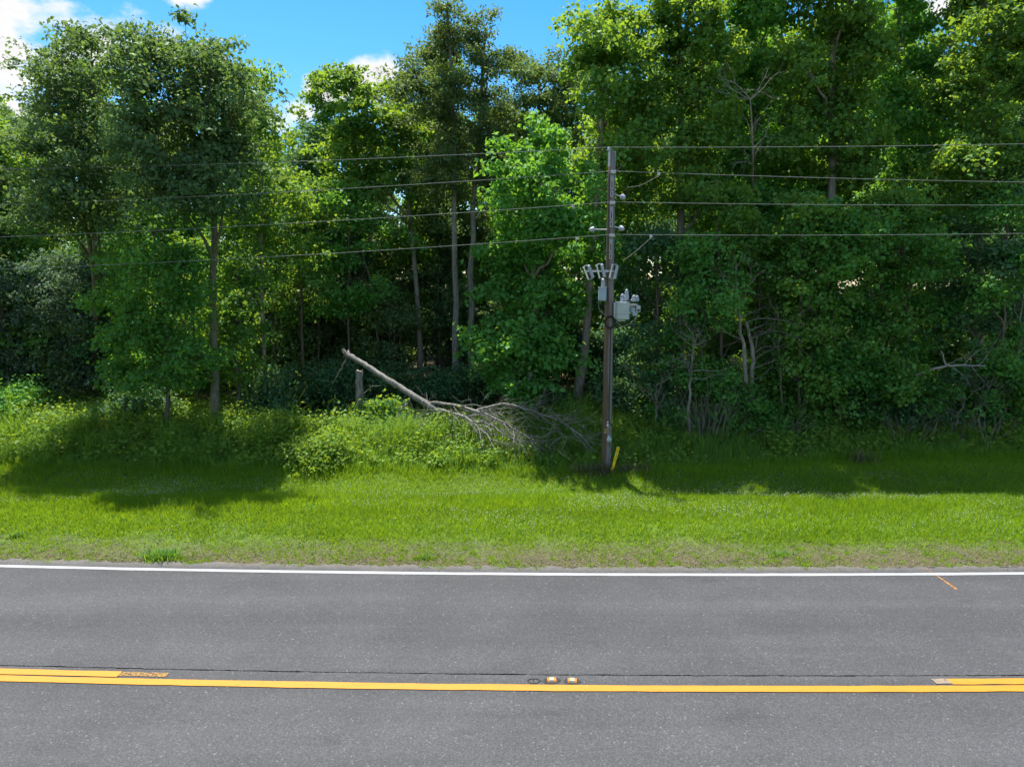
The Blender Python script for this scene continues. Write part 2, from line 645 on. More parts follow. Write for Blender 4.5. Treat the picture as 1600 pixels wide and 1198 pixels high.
def ground_material():
    k = NT('roadside_earth')
    p = k.pos()
    s = k.n('ShaderNodeSeparateXYZ')
    k.l(p, s.inputs[0])
    big = k.noise(p, 0.55, 5, 0.65)
    med = k.noise(p, 5.0, 6, 0.7)
    fine = k.noise(p, 38.0, 5, 0.75)
    soil = k.mix(k.ramp(fine, [(0.3, 0.0), (0.7, 1.0)]), (0.050, 0.046, 0.022), (0.135, 0.120, 0.070))
    grit = k.ramp(k.noise(p, 90.0, 2, 0.6), [(0.62, 0.0), (0.70, 1.0)])
    soil = k.mix(k.math('MULTIPLY', grit, 0.7), soil, (0.22, 0.205, 0.165))
    thatch = k.mix(k.ramp(med, [(0.35, 0.0), (0.68, 1.0)]), (0.050, 0.100, 0.014), (0.110, 0.165, 0.03))
    litter = k.mix(k.ramp(fine, [(0.3, 0.0), (0.7, 1.0)]), (0.028, 0.026, 0.015), (0.095, 0.080, 0.045))
    y = k.math('ADD', s.outputs['Y'], k.math('MULTIPLY', k.math('SUBTRACT', big, 0.5), 1.7))
    y = k.math('ADD', y, k.math('MULTIPLY', k.math('SUBTRACT', med, 0.5), 1.2))
    c = k.mix(k.ramp(k.math('DIVIDE', y, 40.0), [(12.3 / 40, 0.0), (13.3 / 40, 1.0)]), soil, thatch)
    c = k.mix(k.ramp(k.math('DIVIDE', y, 40.0), [(22.0 / 40, 0.0), (24.0 / 40, 1.0)]), c, litter)
    return k.done(k.bsdf(c, 0.95, 0.1, bump=fine, bump_s=0.6, bump_d=0.02))


def axis(segs):
    out = []
    for a, b, d in segs:
        out.append(np.arange(a, b, d))
    return np.concatenate(out)


gx = axis([(-2000, -200, 300), (-200, -40, 20), (-40, -15, 1.2), (-15, 15, 0.11), (15, 40, 1.2), (40, 200, 20), (200, 2001, 300)])
gy = axis([(-400, -20, 40), (-20, 3, 1.0), (3, 5, 0.2), (5, 11, 0.5), (11, 13.0, 0.06), (13.0, 24, 0.3), (24, 60, 1.5), (60, 200, 14), (200, 3001, 350)])
GX, GY = np.meshgrid(gx, gy)
GZ = ground_z(GX, GY)
GV = np.stack([GX, GY, GZ], -1).reshape(-1, 3)
nx, ny = len(gx), len(gy)
ii = (np.arange(ny - 1)[:, None] * nx + np.arange(nx - 1)[None]).ravel()
GF = np.stack([ii, ii + 1, ii + nx + 1, ii + nx], 1)
g = link('ground', mesh_np('ground', GV, GF, ground_material(), smooth=True))
tag(g, 'grassy verge and woodland floor beside the road', kind='structure')


def asphalt_material(name, c0, c1, seed, scale=1.0):
    k = NT(name)
    p = k.pos()
    mp = k.n('ShaderNodeMapping')
    mp.inputs['Location'].default_value = (seed, seed * 2, 0)
    k.l(p, mp.inputs['Vector'])
    v = mp.outputs[0]
    vo = k.n('ShaderNodeTexVoronoi')
    vo.inputs['Scale'].default_value = 75 * scale
    k.l(v, vo.inputs['Vector'])
    sep = k.n('ShaderNodeSeparateColor')
    k.l(vo.outputs['Color'], sep.inputs[0])
    stone = k.ramp(sep.outputs[0], [(0.0, 0.72), (0.55, 0.98), (0.86, 1.15), (0.95, 1.28), (1.0, 1.7)])
    vo2 = k.n('ShaderNodeTexVoronoi')
    vo2.inputs['Scale'].default_value = 26 * scale
    k.l(v, vo2.inputs['Vector'])
    sep2 = k.n('ShaderNodeSeparateColor')
    k.l(vo2.outputs['Color'], sep2.inputs[0])
    spot = k.math('MULTIPLY', k.math('GREATER_THAN', sep2.outputs[1], 0.955), k.math('LESS_THAN', vo2.outputs['Distance'], 0.30))
    fine = k.noise(v, 42, 4, 0.75)
    blot = k.noise(v, 0.9, 5, 0.6)
    streak = k.noise(k.scale(v, (0.10, 1.9, 1)), 1.0, 3, 0.5)
    base = k.mix(k.ramp(blot, [(0.3, 0.0), (0.72, 1.0)]), c0, c1)
    sx = k.n('ShaderNodeSeparateXYZ')
    k.l(p, sx.inputs[0])
    lane = k.math('ADD', sx.outputs['Y'], k.math('MULTIPLY', k.math('SUBTRACT', k.noise(k.scale(p, (0.25, 1, 1)), 0.8, 3), 0.5), 0.7))
    track = k.math('SINE', k.math('MULTIPLY', k.math('SUBTRACT', lane, 8.35), 2 * math.pi / 1.75))
    tf = k.math('ADD', 1.0, k.math('MULTIPLY', track, 0.055))
    tc_ = k.n('ShaderNodeCombineColor')
    for i_ in range(3):
        k.l(tf, tc_.inputs[i_])
    base = k.mix(1.0, base, tc_.outputs[0], 'MULTIPLY')
    stain = k.ramp(k.noise(k.scale(v, (0.5, 1.4, 1)), 1.7, 5, 0.62), [(0.60, 1.0), (0.74, 0.78)])
    base = k.mix(1.0, base, stain, 'MULTIPLY')
    base = k.mix(1.0, base, k.ramp(streak, [(0.3, 0.86), (0.7, 1.10)]), 'MULTIPLY')
    base = k.mix(1.0, base, k.ramp(fine, [(0.3, 0.80), (0.7, 1.20)]), 'MULTIPLY')
    base = k.mix(1.0, base, stone, 'MULTIPLY')
    rs = k.math('SUBTRACT', sx.outputs['Y'], k.math('ADD', k.math('MULTIPLY', sx.outputs['X'], RA), k.math('MULTIPLY', k.math('MULTIPLY', sx.outputs['X'], sx.outputs['X']), RB)))
    rs = k.math('ADD', rs, k.math('MULTIPLY', k.math('SUBTRACT', k.noise(p, 3.5, 5, 0.7), 0.5), 0.34))
    sand = k.math('MULTIPLY', k.math('SUBTRACT', rs, S_WHITE + 0.06), 3.2, True)
    base = k.mix(k.math('MULTIPLY', sand, 0.62), base, (0.150, 0.138, 0.118))
    base = k.mix(k.math('MULTIPLY', spot, 0.42), base, (0.22, 0.215, 0.205))
    return k.done(k.bsdf(base, 0.82, 0.25, bump=k.math('ADD', sep.outputs[0], fine), bump_s=0.22, bump_d=0.004))


MAT['asphalt_far'] = asphalt_material('asphalt_far_lane', (0.049, 0.0508, 0.0555), (0.062, 0.0638, 0.069), 3.0)
MAT['asphalt_near'] = asphalt_material('asphalt_near_lane', (0.054, 0.0558, 0.060), (0.066, 0.0678, 0.073), 11.0)
MAT['tar'] = plain('dark_joint', (0.034, 0.033, 0.034), 0.8, 0.2)


def strip(name, xs, s0, s1, z, mat, rows=2):
    """A sheet that follows the road between the offsets s0(x), s1(x)."""
    xs = np.asarray(xs, float)
    a = s0(xs) if callable(s0) else np.full(len(xs), s0)
    b = s1(xs) if callable(s1) else np.full(len(xs), s1)
    t = np.linspace(0, 1, rows)
    o = off(xs)
    V = np.stack([np.stack([xs, o + a * (1 - q) + b * q, np.full(len(xs), z)], 1) for q in t], 0)
    n = len(xs)
    i = (np.arange(rows - 1)[:, None] * n + np.arange(n - 1)[None]).ravel()
    F = np.stack([i, i + 1, i + n + 1, i + n], 1)
    return mesh_np(name, V.reshape(-1, 3), F, mat)


xr = axis([(-300, -40, 10), (-40, -13, 0.5), (-13, 13, 0.02), (13, 40, 0.5), (40, 301, 10)])
jag = lambda amp, seed, f=9: (lambda x: (vnoise(x * f + 500, x * 0 + seed, seed) - 0.5) * amp + (vnoise(x * f * 6 + 300, x * 0 + seed + 1, seed + 5) - 0.5) * amp * 0.6)
j1, j2 = jag(0.035, 21), jag(0.030, 22)
ej = jag(0.17, 23, 3.1)
road = link('road', strip('road_bed', xr, S_NEAR_EDGE, S_EDGE + 0.02, -0.010, 'tar'))
tag(road, 'two-lane asphalt road curving gently along the woods', kind='structure')
link('far_lane', strip('far_lane', xr, lambda x: S_JOINT + j1(x) * 0.6 + 0.002, lambda x: S_EDGE + ej(x), 0.004, 'asphalt_far', 4), road)
link('near_lane', strip('near_lane', xr, lambda x: S_NEAR_EDGE - ej(x + 9), lambda x: S_JOINT + j2(x) * 0.6 - 0.009, 0.0, 'asphalt_near', 4), road)


def paint_material(name, col, dark, wear=0.5):
    k = NT(name)
    p = k.pos()
    f = k.mix(0.4, k.noise(p, 60, 5, 0.8), k.noise(p, 9, 4, 0.7))
    g2 = k.noise(k.scale(p, (0.8, 6, 1)), 2.5, 4, 0.6)
    c = k.mix(k.ramp(g2, [(0.35, 0.0), (0.75, 1.0)]), col, tuple(x * 0.86 for x in col))
    c = k.mix(k.math('MULTIPLY', k.ramp(f, [(0.54, 0.0), (0.64, 1.0)]), wear), c, dark)
    return k.done(k.bsdf(c, 0.6, 0.3, bump=f, bump_s=0.2, bump_d=0.003))


MAT['yellow_paint'] = paint_material('yellow_road_paint', (0.44, 0.200, 0.016), (0.18, 0.105, 0.035), 0.6)
MAT['white_paint'] = paint_material('white_road_paint', (0.30, 0.31, 0.33), (0.13, 0.13, 0.14), 0.9)


def worn_paint(name, col, lo, hi, scale=35):
    """Remnant paint: flakes with bare road between them."""
    k = NT(name)
    p = k.pos()
    f = k.noise(p, scale, 4, 0.8)
    a = k.ramp(f, [(lo, 0.0), (hi, 1.0)])
    tr = k.n('ShaderNodeBsdfTransparent')
    mx = k.n('ShaderNodeMixShader')
    k.l(a, mx.inputs[0])
    k.l(tr.outputs[0], mx.inputs[1])
    k.l(k.bsdf(col, 0.7, 0.2), mx.inputs[2])
    return k.done(mx.outputs[0])


MAT['yellow_worn'] = worn_paint('worn_yellow_paint', (0.33, 0.19, 0.05), 0.40, 0.58)
MAT['primer'] = worn_paint('pale_ground_off_paint', (0.22, 0.175, 0.13), 0.30, 0.48, 25)
MAT['orange_spray'] = worn_paint('orange_spray_paint', (0.42, 0.19, 0.05), 0.38, 0.56, 30)


def x_of(u, v):
    return float(on_plane(u, v)[0])


e1, e2 = jag(0.016, 31, 9), jag(0.016, 32, 9)
Z_M = 0.009


def marking(name, x0, x1, sa, sb, mat, label, z=Z_M):
    xs = np.concatenate([np.arange(x0, x1, 0.06 if x1 - x0 < 80 else 0.25), [x1]])
    o = link(name, strip(name, xs, lambda x: sa + e1(x), lambda x: sb + e2(x), z, mat), road)
    o['label'] = label
    return o


marking('edge_line', -120, 120, S_WHITE - 0.055, S_WHITE + 0.055, 'white_paint', 'white edge line along the grassy side')
marking('edge_line', -120, 120, S_NEAR_WHITE - 0.065, S_NEAR_WHITE + 0.065, 'white_paint', 'white edge line on the near side')
marking('centre_line', -120, 120, S_YELLOW - 0.067, S_YELLOW + 0.067, 'yellow_paint', 'unbroken yellow centre line')
xl, xg, xp, xq = x_of(188, 1052), x_of(262, 1054), x_of(1456, 1062), x_of(1482, 1063)
FAR0, FAR1 = S_YELLOW + 0.092, S_YELLOW + 0.222
marking('centre_line', -120, xl, FAR0, FAR1, 'yellow_paint', 'second yellow line ending on the left')
marking('centre_line', xl, xg, FAR0 + 0.025, FAR1 - 0.01, 'yellow_worn', 'ground-off flaking remnant of the second yellow line')
marking('centre_line', xq, 120, FAR0, FAR1, 'yellow_paint', 'second yellow line starting on the right')
marking('centre_line', xp, xq, FAR0 + 0.02, FAR1, 'primer', 'pale ground-off patch before the second yellow line')
# orange survey mark sprayed across the edge line
pa, pb_, pc = on_plane(1447, 889), on_plane(1466, 901), on_plane(1495, 921)
for (q0, q1, w0, w1, zz) in ((pa, pb_, 0.006, 0.010, 0.0075), (pb_, pc, 0.014, 0.028, 0.0075)):
    d = (q1 - q0) / np.linalg.norm(q1 - q0)
    nrm = np.array((-d[1], d[0], 0))
    k_ = 10
    t = np.linspace(0, 1, k_)[:, None]
    mid = q0 + (q1 - q0) * t
    w = (w0 + (w1 - w0) * t) * (1 + rng.normal(0, 0.12, (k_, 1)))
    V = np.concatenate([mid - nrm * w, mid + nrm * w])
    V[:, 2] = zz
    i = np.arange(k_ - 1)
    o = link('survey_mark', mesh_np('survey_mark', V, np.stack([i, i + 1, i + 1 + k_, i + k_], 1), 'orange_spray'), road)
    o['label'] = 'orange sprayed survey stroke across the edge line'
# ring left by a marker that came off, and its crack
ring = PB()
c0 = on_plane(834, 1064)
pts = [(c0[0] + 0.075 * math.cos(a) * (1 + 0.1 * math.sin(3 * a)), c0[1] + 0.055 * math.sin(a), 0.0035) for a in np.linspace(0, 2 * math.pi, 22)]
ring.tube(pts, 0.006, 4)
ring.tube([(c0[0] + 0.002, c0[1] - 0.055, 0.0025), (c0[0] - 0.004, c0[1], 0.0025), (c0[0] + 0.004, c0[1] + 0.055, 0.0025)], 0.004, 4)
c1 = on_plane(850, 1066)
ring.tube([(c0[0] + 0.07, c0[1] + 0.01, 0.002), ((c0[0] + c1[0]) / 2 + 0.05, c1[1] + 0.02, 0.002), (c1[0] + 0.02, c1[1] - 0.025, 0.002)], 0.004, 4)
link_o = ring.build('marker_scar', 'tar', road)
link_o['label'] = 'dark ring where a road marker came off'


def road_marker(label, u, v, rot):
    """Four-inch raised pavement marker: sloping body with a clear reflector between amber cheeks."""
    c = on_plane(u, v)
    t = thing('road_marker', label, 'road marker', (c[0], c[1], 0.0), 'raised reflective markers on the centre line')
    t.rotation_euler = (0, 0, rot)
    pad = PB()
    n = 20
    r0 = [0.105 * (1 + 0.08 * math.sin(3 * a + u)) for a in np.linspace(0, 2 * math.pi, n, endpoint=False)]
    V = [(math.cos(2 * math.pi * j / n) * r0[j] * 1.05, math.sin(2 * math.pi * j / n) * r0[j] * 0.75, 0.001) for j in range(n)]
    V += [(x * 0.8, y * 0.8, 0.010) for x, y, _ in V]
    pad.add(V, [(j, (j + 1) % n, n + (j + 1) % n, n + j) for j in range(n)] + [tuple(range(n, 2 * n))])
    pad.build('adhesive_shadow_pad', 'tar', t)  # dark adhesive pad, its rim also painting in the marker's shadow

    def wedge(x0, x1, zb, zt, ins):
        b = PB()
        y0, y1 = -0.048, 0.048
        b.add([(x0, y0, zb), (x1, y0, zb), (x1, y1, zb), (x0, y1, zb), (x0, y0 + ins, zt), (x1, y0 + ins, zt), (x1, y1 - ins, zt), (x0, y1 - ins, zt)],
              [(3, 2, 1, 0), (4, 5, 6, 7), (0, 1, 5, 4), (1, 2, 6, 5), (2, 3, 7, 6), (3, 0, 4, 7)])
        return b
    wedge(-0.056, -0.031, 0.008, 0.026, 0.016).build('reflector_cheek', 'amber', t)
    wedge(0.031, 0.056, 0.008, 0.026, 0.016).build('reflector_cheek', 'amber', t)
    wedge(-0.030, 0.030, 0.008, 0.030, 0.012).build('body', 'reflector_white', t)


road_marker('raised road marker beside the dark ring of a lost one', 862, 1063, 0.05)
road_marker('raised road marker farther from the dark ring of a lost one', 894, 1064, -0.08)

# ------------------------------------------------------------------ trees
R = np.random.default_rng


def build_crown(lobes, trunk_pts, r, leaf, density=1.0, leaf_size=0.115, droop=0.25, sig=0.27, per=38):
    """Leaf clumps through ellipsoid lobes, carried on limbs and twigs. Returns leaf mesh data and branch mesh data."""
    tz = trunk_pts[:, 2]
    Cs, twigs, twr, limbs, limr = [], [], [], [], []
    for (c, rad) in lobes:
        c, rad = np.asarray(c, float), np.asarray(rad, float)
        hd = np.linalg.norm(c[:2] - trunk_pts[np.argmin(np.abs(tz - c[2])), :2])
        za = np.clip(c[2] - 0.55 * hd - 0.5 * rad[2], tz[0] + 0.25 * (tz[-1] - tz[0]), tz[-1])
        a = np.array([np.interp(za, tz, trunk_pts[:, 0]), np.interp(za, tz, trunk_pts[:, 1]), za])
        m = (a + c) / 2 + np.array((0, 0, 0.18 * hd)) + r.normal(0, 0.12, 3)
        limbs.append(smooth_path([a, m, c], 7, 0.05, r))
        rr0 = 0.022 + 0.018 * np.linalg.norm(c - a) ** 0.8
        limr.append(np.linspace(rr0, rr0 * 0.35, 7))
        area = 4 * math.pi * ((rad[0] * rad[1]) ** 1.6 / 3 + (rad[0] * rad[2]) ** 1.6 / 3 + (rad[1] * rad[2]) ** 1.6 / 3) ** (1 / 1.6)
        m_ = max(4, int(area * 0.76 * density))           # leafy sprays carried by the limb
        d = r.normal(0, 1, (m_, 3))
        d[:, 2] += 0.15
        d /= np.linalg.norm(d, axis=1, keepdims=True)
        q = 1 - r.random(m_) ** 1.5 * 0.7
        reach = r.normal(0.92, 0.16, m_) + 0.30 * (r.random(m_) < 0.14)
        sc_ = c + d * rad * (q * reach)[:, None]
        k_ = np.clip(r.poisson(4.6, m_), 2, 9)             # twig clumps of each spray, laid out as a tilted shelf
        ix = np.repeat(np.arange(m_), k_)
        n = len(ix)
        w = r.uniform(0.26, 0.50, m_)[ix]
        o_ = r.normal(0, 1, (n, 3)) * np.stack([w, w, w * 0.30], 1)
        o_[:, 2] -= 0.38 * (o_[:, 0] * d[ix, 0] + o_[:, 1] * d[ix, 1])
        cc = sc_[ix] + o_
        Cs.append(cc)
        st = limbs[-1][np.clip((3 + q * 3).astype(int), 0, 6)]
        twigs.append(np.stack([st * 0.8 + sc_ * 0.2, sc_], 1))
        twr.append(np.tile(np.array([0.015, 0.006]), (m_, 1)))
        twigs.append(np.stack([sc_[ix], cc], 1))
        twr.append(np.tile(np.array([0.006, 0.003]), (n, 1)))
    C = np.concatenate(Cs)
    n = len(C)
    # twig-level clump, flattened, with its own size and tilt
    cnt = np.clip(r.normal(per, per * 0.35, n) * 1.28, per * 0.2, per * 2).astype(int)
    idx = np.repeat(np.arange(n), cnt)
    s = r.uniform(0.7, 1.35, n)[idx]
    off_ = np.clip(r.normal(0, 1, (len(idx), 3)), -1.9, 1.9) * np.array((sig, sig, sig * 0.62)) * s[:, None]
    P = C[idx] + off_
    P[:, 2] -= droop * (off_[:, 0] ** 2 + off_[:, 1] ** 2)
    N = r.normal(0, 0.75, (len(P), 3)) + np.array((0, 0, 0.75)) + off_ / sig * 0.35
    size = leaf_size * {'leaf_olive': 1.22, 'leaf_oak': 1.20, 'leaf_dark': 1.1, 'leaf_blue': 1.15}.get(leaf, 1.03) * r.uniform(0.45, 1.5, len(P))
    lv = leaf_quads(P, N, size, r, {'leaf_olive': 0.50, 'leaf_oak': 0.56, 'leaf_dark': 0.64, 'leaf_blue': 0.44, 'leaf_gum': 0.82, 'leaf_bright': 0.74}.get(leaf, 0.65))
    clump_var = r.random(n)[idx]
    var = np.clip(0.55 * clump_var + 0.45 * r.random(len(P)), 0, 1)
    tv = tube_batch(np.concatenate(twigs), np.concatenate(twr), 3)
    lm = tube_batch(np.stack(limbs), np.stack(limr), 5)
    return lv, np.repeat(var, 4), join([lm, tv])


def trunk_mesh(pts, r0, r1, sides=10, flare=1.5):
    k = len(pts)
    rad = np.linspace(r0, r1, k)
    rad[0] *= flare
    if k > 2:
        rad[1] *= 1 + (flare - 1) * 0.25
    return tube_batch(pts[None], rad[None], sides)


def make_tree(name, label, base, top, lobes, leaf, r0=0.16, bark='bark', seed=1, density=1.0, leaf_size=0.115, group=None, bends=None, droop=0.25, sig=0.20, per=42, r1=None):
    """base, top: trunk ends in the world; lobes: [(centre, radii)] in the world."""
    r = R(seed)
    base, top = np.asarray(base, float), np.asarray(top, float)
    pts = smooth_path([base] + [np.asarray(b, float) for b in (bends or [])] + [top], 12, 0.035, r)
    t = thing(name, label, 'tree', base, group)
    pts[0, 2] -= 0.25
    tv = trunk_mesh(pts - base, r0, r1 if r1 else max(0.03, r0 * 0.25))
    link('trunk', mesh_np('trunk', *tv, bark, smooth=True), t)
    lv, var, bv = build_crown([(np.asarray(c) - base, rad) for c, rad in lobes], pts - base, r, leaf, density, leaf_size, droop, sig, per)
    link('branches', mesh_np('branches', *bv, bark), t, kind='stuff')
    link('crown', mesh_np('crown', *lv, leaf, {'var': var}), t, kind='stuff')
    return t


def L(Y, *spec, thick=0.85):
    """Lobes given as the photograph shows them (centre and half-size in its pixels) at distance Y."""
    out = []
    r = R(int(sum(abs(x) for x in spec[0])) + int(Y * 10))
    for s in spec:
        u, v, ru, rv = s[:4]
        y = Y + (s[4] if len(s) > 4 else (r.uniform(-2.3, 0.5) if u < 900 else r.uniform(-1.7, 0.6)) if Y < 26.5 and v < 380 else r.uniform(-1.0, 0.8))
        k = y / FPX
        out.append((at(u, v, y), (ru * k, max(ru, rv) * k * thick, rv * k)))
    return out


def gpoint(u, Y):
    p = at(u, 599, Y)
    p[2] = float(ground_z(p[0], p[1]))
    return p


EDGE = 'trees along the edge of the wood'


def hero(label, ub, Y, tu, tv, lobes, leaf, **kw):
    b = gpoint(ub, kw.pop('base_y', Y))
    make_tree(kw.pop('name', 'broadleaf_tree'), label, b, at(tu, tv, Y), L(Y, *lobes), leaf, group=EDGE, **kw)


hero('oak cut by the left border, lower than the big oaks beside it', 15, 27.5, 10, 230,
     [(5, 250, 60, 50), (-60, 290, 80, 80), (25, 330, 65, 55), (-20, 400, 90, 70), (50, 240, 30, 30), (-90, 200, 60, 60)], 'leaf_gum', r0=0.2, seed=11, bark='bark_dark')
hero('leftmost tall oak with a ragged grey-green top against the white cloud', 150, 22.4, 140, 90,
     [(105, 95, 45, 42), (150, 75, 42, 36), (75, 150, 42, 45), (135, 150, 60, 55), (95, 225, 62, 55), (160, 235, 65, 60), (60, 215, 40, 35), (120, 310, 85, 65), (175, 330, 60, 60), (60, 320, 50, 50)], 'leaf_oak', r0=0.13, seed=12, bark='bark_dark', leaf_size=0.105, base_y=26.4)
hero('big rounded oak whose straight mossy trunk stands clear in the weeds', 332, 22.0, 300, 110,
     [(238, 72, 44, 36), (290, 80, 46, 40), (338, 105, 40, 46), (215, 130, 50, 50), (265, 150, 65, 55), (330, 175, 60, 60), (230, 225, 70, 60), (305, 250, 75, 60), (365, 200, 28, 50), (250, 310, 70, 55), (345, 300, 45, 50), (385, 150, 22, 30)], 'leaf_oak',
     r0=0.135, r1=0.06, seed=13, bark='bark_moss', bends=[at(331, 560, 22.0), at(334, 400, 22.0), at(330, 250, 22.0)], density=1.1)
hero('short dense dark-green tree hanging low in front of the mossy trunk', 262, 21.3, 240, 360,
     [(240, 385, 70, 48), (200, 430, 50, 50), (265, 440, 62, 55), (225, 500, 62, 50), (280, 520, 42, 55), (240, 555, 60, 40), (295, 450, 30, 50), (205, 585, 48, 30), (262, 600, 50, 26), (300, 560, 26, 40)], 'leaf_bright', r0=0.07, seed=14, density=1.1, bark='bark_dark')
hero('blue-green drooping small tree above the sunny vines', 105, 25.4, 105, 400,
     [(110, 420, 60, 40), (70, 450, 45, 45), (145, 455, 50, 45), (90, 505, 65, 42), (150, 525, 48, 42), (75, 555, 50, 32), (125, 565, 60, 32), (165, 590, 40, 24)], 'leaf_blue', r0=0.09, seed=15, leaf_size=0.10, bark='bark_dark')
hero('small blue-green tree at the left border below the cut-off oak', 5, 25.6, 0, 440,
     [(0, 450, 50, 45), (-40, 500, 60, 50), (20, 530, 40, 45), (10, 575, 45, 25)], 'leaf_blue', r0=0.08, seed=16, leaf_size=0.10, bark='bark_dark')
hero('yellow-green tree sloping down to the gap of sky beside the big oak', 415, 25.5, 400, 150,
     [(393, 140, 30, 38), (412, 195, 36, 40), (435, 245, 22, 35), (398, 265, 50, 50), (385, 345, 50, 45), (430, 310, 28, 40), (405, 405, 45, 40), (365, 450, 35, 45), (385, 520, 30, 34)], 'leaf_gum', r0=0.08, seed=17, density=0.85)
hero('slim dark tree in the gap below the clouds', 495, 31.0, 495, 220,
     [(497, 215, 20, 26), (490, 262, 32, 36), (505, 315, 36, 40), (480, 365, 40, 40), (500, 425, 45, 40)], 'leaf_dark', r0=0.13, seed=18, bark='bark_dark')
hero('bright lime-green tree with a slanting pale trunk left of the tall pair', 657, 29.5, 628, 190,
     [(533, 120, 18, 16), (556, 135, 26, 20), (600, 140, 26, 22), (580, 180, 50, 34), (545, 215, 34, 32), (620, 195, 42, 36), (590, 245, 55, 40), (535, 265, 34, 34), (645, 245, 40, 38), (575, 300, 55, 32), (640, 300, 38, 32)], 'leaf_gum',
     r0=0.13, r1=0.05, seed=19, bark='bark_pale', bends=[at(655, 500, 29.5), at(645, 390, 29.5)], leaf_size=0.14, density=0.9)
hero('tallest dark tree with a pointed top against the blue sky', 712, 27.6, 702, 20,
     [(699, 22, 8, 18), (697, 48, 17, 20), (690, 76, 26, 26), (712, 80, 30, 36), (652, 95, 26, 24), (672, 130, 40, 36), (715, 145, 46, 42), (640, 130, 16, 18), (690, 200, 52, 42), (728, 225, 38, 42), (690, 270, 42, 36)], 'leaf_olive',
     r0=0.145, r1=0.05, seed=20, bark='bark', bends=[at(712, 480, 27.6), at(711, 330, 27.6)], leaf_size=0.10, sig=0.17, density=1.35)
hero('tall dark tree twinned with the pointed one, its top a little lower', 735, 28.2, 757, 50,
     [(757, 46, 12, 18), (742, 80, 20, 24), (730, 62, 8, 14), (768, 105, 30, 34), (758, 160, 40, 40), (780, 215, 45, 44), (752, 270, 46, 40), (785, 300, 40, 36)], 'leaf_olive',
     r0=0.15, r1=0.05, seed=21, bark='bark', bends=[at(736, 480, 28.2), at(739, 330, 28.2)], leaf_size=0.10, sig=0.17, density=1.35)
hero('round-topped olive tree between the tall pair and the pointed green crown', 845, 31.0, 840, 110,
     [(820, 105, 36, 32), (868, 108, 36, 30), (840, 150, 56, 44), (892, 150, 36, 46), (815, 200, 50, 45), (875, 215, 56, 50), (840, 270, 60, 45)], 'leaf_olive', r0=0.17, seed=22)
hero('fresh green tree with a pointed crown rising behind the power pole', 903, 23.8, 958, 30,
     [(958, 18, 9, 18), (960, 40, 16, 20), (938, 58, 18, 22), (925, 40, 8, 14), (978, 58, 28, 34), (920, 95, 24, 30), (958, 105, 46, 40), (1003, 95, 28, 40), (935, 155, 46, 42), (990, 160, 50, 44), (955, 220, 60, 45), (1005, 235, 46, 46), (985, 300, 60, 45)], 'leaf_gum', r0=0.17, seed=23, leaf_size=0.13)
hero('leafy bright-green young tree in front, left of the power pole', 822, 23.3, 848, 215,
     [(850, 225, 30, 30), (838, 270, 48, 36), (880, 285, 40, 40), (815, 325, 50, 40), (865, 345, 62, 42), (905, 360, 34, 40), (800, 390, 54, 42), (855, 405, 66, 44), (905, 425, 30, 36), (815, 460, 66, 42), (872, 475, 46, 40), (785, 520, 40, 36), (835, 530, 56, 42), (870, 560, 24, 30), (810, 580, 46, 34), (800, 612, 28, 18)], 'leaf_bright',
     r0=0.09, r1=0.03, seed=24, leaf_size=0.15, density=1.05, bark='bark')
hero('lush green giant right of the pole top, its head above the picture', 1062, 24.0, 1065, -60,
     [(1062, -70, 40, 50), (1040, 10, 30, 45), (1080, 20, 44, 50), (1055, 85, 46, 44), (1105, 95, 40, 50), (1065, 155, 60, 45), (1030, 205, 46, 40), (1095, 215, 56, 46), (1060, 270, 60, 44), (1110, 300, 46, 44)], 'leaf_gum', r0=0.19, seed=25, leaf_size=0.13)
hero('tall sunlit tree behind the bare white snag', 1185, 25.4, 1180, -80,
     [(1180, -90, 50, 55), (1155, 10, 45, 45), (1205, 25, 46, 50), (1175, 85, 54, 44), (1140, 130, 36, 40), (1215, 125, 46, 46), (1190, 200, 60, 46), (1150, 260, 52, 46), (1215, 275, 50, 46), (1180, 340, 60, 46)], 'leaf_bright', r0=0.2, seed=26, leaf_size=0.14)
hero('broad yellow-green tree filling the top right of the snag', 1305, 23.8, 1300, -90,
     [(1300, -110, 55, 60), (1265, -10, 46, 50), (1335, -10, 46, 55), (1300, 60, 56, 46), (1250, 100, 40, 46), (1350, 95, 46, 50), (1300, 150, 60, 46), (1255, 200, 50, 46), (1345, 215, 52, 46), (1300, 270, 60, 46)], 'leaf_gum', r0=0.21, seed=27, leaf_size=0.14)
hero('tall tree left of the small cloud window at the top', 1410, 25.8, 1405, -80,
     [(1400, -90, 46, 50), (1385, 10, 40, 46), (1430, 40, 30, 40), (1400, 90, 50, 44), (1440, 130, 46, 46), (1390, 170, 50, 46), (1440, 225, 50, 46), (1400, 280, 54, 46)], 'leaf_bright', r0=0.18, seed=28, leaf_size=0.13)
hero('tall tree right of the small cloud window, glowing yellow-green', 1530, 24.0, 1540, -80,
     [(1540, -80, 50, 56), (1515, 20, 36, 46), (1565, 30, 44, 50), (1525, 95, 48, 44), (1580, 120, 46, 46), (1500, 155, 44, 42), (1550, 190, 54, 46), (1510, 250, 54, 46), (1580, 260, 50, 46), (1540, 320, 56, 44)], 'leaf_gum', r0=0.2, seed=29, leaf_size=0.13)
hero('dark tree cut by the right border', 1640, 23.8, 1640, -60,
     [(1635, -50, 50, 60), (1610, 60, 40, 50), (1660, 90, 60, 60), (1620, 170, 46, 50), (1660, 240, 60, 60), (1610, 280, 46, 50), (1630, 370, 56, 50), (1600, 440, 40, 46)], 'leaf_dark', r0=0.2, seed=30, bark='bark_dark')
